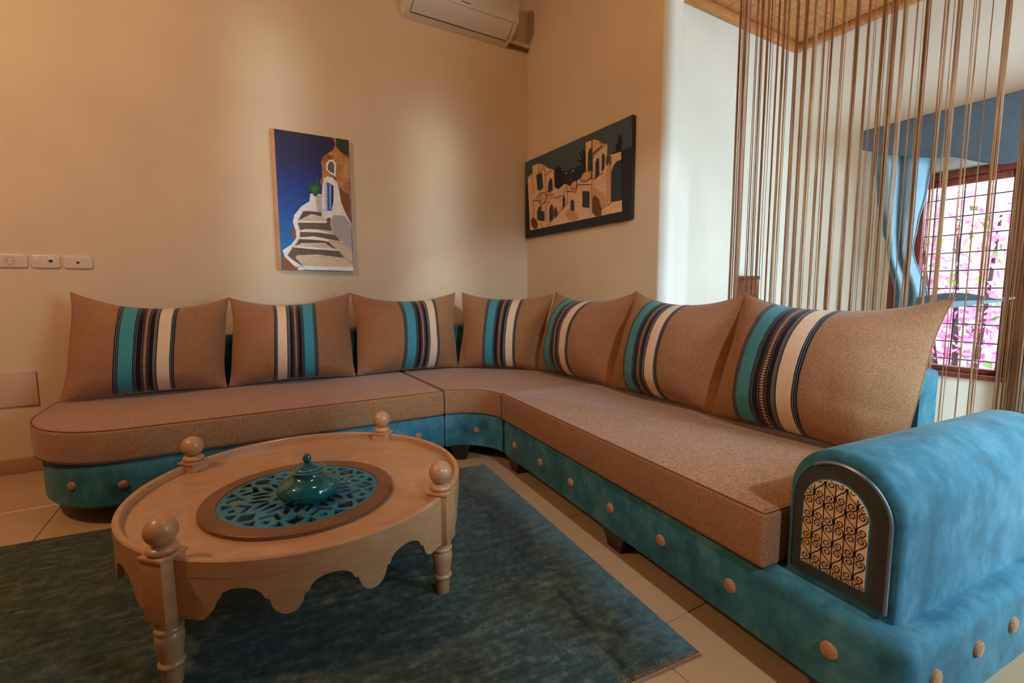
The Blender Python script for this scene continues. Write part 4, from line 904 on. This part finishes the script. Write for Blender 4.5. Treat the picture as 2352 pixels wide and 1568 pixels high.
# ------------------------------------------------------------------ window dressing
def drape(name, rows, x0, folds, amp, label, seed):
    # rows: (z, y_left, y_right); y_left > y_right
    rr = random.Random(seed); bm = bmesh.new(); nu, nv = 60, 40; G = {}
    zs = [r[0] for r in rows]
    def at(z):
        for (za_, a0, b0), (zb_, a1, b1) in zip(rows, rows[1:]):
            if za_ >= z >= zb_:
                t = (za_ - z) / (za_ - zb_); t = t * t * (3 - 2 * t); return a0 + (a1 - a0) * t, b0 + (b1 - b0) * t
        return rows[-1][1:]
    for j in range(nv + 1):
        z = zs[0] + (zs[-1] - zs[0]) * j / nv; a, b = at(z)
        for i in range(nu + 1):
            u = i / nu; G[i, j] = bm.verts.new((x0 + amp * math.sin(folds * 2 * PI * u) + .3 * amp * math.sin(folds * 5.3 * u + .6 * z), a + (b - a) * u, z))
    for i in range(nu):
        for j in range(nv): bm.faces.new((G[i, j], G[i + 1, j], G[i + 1, j + 1], G[i, j + 1]))
    o = finish(name, bm, M['bluecloth']); md = o.modifiers.new('thickness', 'SOLIDIFY'); md.thickness = .004
    return tag(o, label, 'drape', 'drapes at the barred window')
drape('window_drape', [(1.92, -2.075, -2.41), (1.62, -2.12, -2.385), (1.40, -2.165, -2.352), (1.27, -2.20, -2.338), (.96, -2.262, -2.43), (.90, -2.26, -2.43), (.45, -2.20, -2.42), (.05, -2.19, -2.43)], X - .095, 2.4, .022, 'light blue satin drape tied back beside the window, nearest the white corner', 1)
drape('window_drape', [(1.92, -3.13, -3.45), (1.4, -3.08, -3.36), (1.25, -3.0, -3.30), (.96, -2.86, -3.12), (.90, -2.86, -3.12), (.45, -2.84, -3.20), (.05, -2.84, -3.2)], X - .095, 2.4, .022, 'light blue satin drape at the far side of the window behind the string bunch', 2)
# tieback sash with pale cord
tb_ = empty('curtain_tieback', (X - .15, -2.6, .94)); tag(tb_, 'blue crescent tieback sash with white cord across the window', 'tieback')
def cres(z_top, z_bot, x, name, mat):
    bm = bmesh.new(); top = []; bot = []
    for k in range(21):
        t = k / 20; y = -2.40 - .375 * t
        top.append((y, z_top(t))); bot.append((y, z_bot(t)))
    slab(bm, top + bot[::-1], x, x + .012, .003, .003, 2, xf=lambda a, b, d: (d, a, b)); relparent(finish(name, bm, mat), tb_)
cres(lambda t: .955 + .034 * math.sin(PI * min(1, t * 1.05)) - .004 * t, lambda t: .905 + .034 * t + .012 * math.sin(PI * t), X - .16, 'sash', M['bluecloth_dark'])
cres(lambda t: .912 + .034 * t + .010 * math.sin(PI * t), lambda t: .868 + .068 * t, X - .165, 'sash_fold', M['bluecloth'])
bm = bmesh.new()
for dz in (-.008, 0, .008): tube(bm, [(X - .155, -2.765, .947 + dz), (X - .18, -2.81, .955 + dz * .5), (X - .17, -2.86, .965)], .003, 6)
relparent(finish('cord', bm, M['white_plastic']), tb_)
# upholstered valance
va = empty('window_valance', (X - .09, -2.757, 1.75)); tag(va, 'padded slate blue valance with scalloped lower edge above the window', 'valance')
yv0, yv1 = -2.039, -3.475
def vb(y):
    cyy = -2.757; d = abs(y - cyy)
    pts = [(0, 1.672), (.06, 1.680), (.14, 1.715), (.25, 1.768), (.30, 1.775), (.36, 1.786), (.50, 1.833), (.60, 1.872), (.718, 1.922)]
    for (a, za_), (b, zb_) in zip(pts, pts[1:]):
        if a <= d <= b: return za_ + (zb_ - za_) * (d - a) / (b - a)
    return 1.922
outl = [(yv0 + (yv1 - yv0) * k / 60, vb(yv0 + (yv1 - yv0) * k / 60)) for k in range(61)] + [(yv1, 2.035), (yv0, 2.035)]
bm = bmesh.new(); slab(bm, outl, X - .185, X - .155, .008, .004, 3, xf=lambda a, b, d: (d, a, b)); relparent(finish('front_board', bm, M['bluecloth_dark'], sharp=40), va)
for y0, y1 in ((yv0 - .02, yv0), (yv1, yv1 + .02)): relparent(newbox('side_return', (X - .155, X - .001, y0, y1, 1.93, 2.035), M['bluecloth_dark'], bev=.004), va)
relparent(newbox('top_board', (X - .155, X - .001, yv1 + .02, yv0 - .02, 2.012, 2.034), M['bluecloth_dark'], bev=.003), va)

# ------------------------------------------------------------------ small wooden cabinet in the alcove
cb = empty('wooden_cabinet', (.867, -1.6, 0)); tag(cb, 'narrow reddish wooden cabinet against the white alcove wall', 'cabinet')
M['cabwood'] = wood('cabinet_wood', rgb(122, 66, 40), rgb(152, 88, 56), axis=(8, 1, 1), rough=.45)
relparent(newbox('body', (.868, .962, -1.592, -1.495, .0, 1.085), M['cabwood'], bev=.004), cb)
relparent(newbox('top', (.858, .97, -1.60, -1.495, 1.085, 1.11), M['redwood'], bev=.005), cb)
dr = relparent(newbox('door', (.876, .954, -1.600, -1.593, .06, 1.05), M['cabwood'], bev=.003), cb)
bm = bmesh.new(); box(bm, .890, .940, -1.604, -1.599, .12, .98, bev=.002); relparent2(finish('door_panel', bm, M['redwood']), dr)
bm = bmesh.new(); lathe(bm, [(.003, 0), (.0055, .006), (.004, .011)], seg=16, xf=lambda a, b, d: (.883 + a, -1.600 - d, .6 + b)); relparent2(finish('knob', bm, M['silver']), dr)
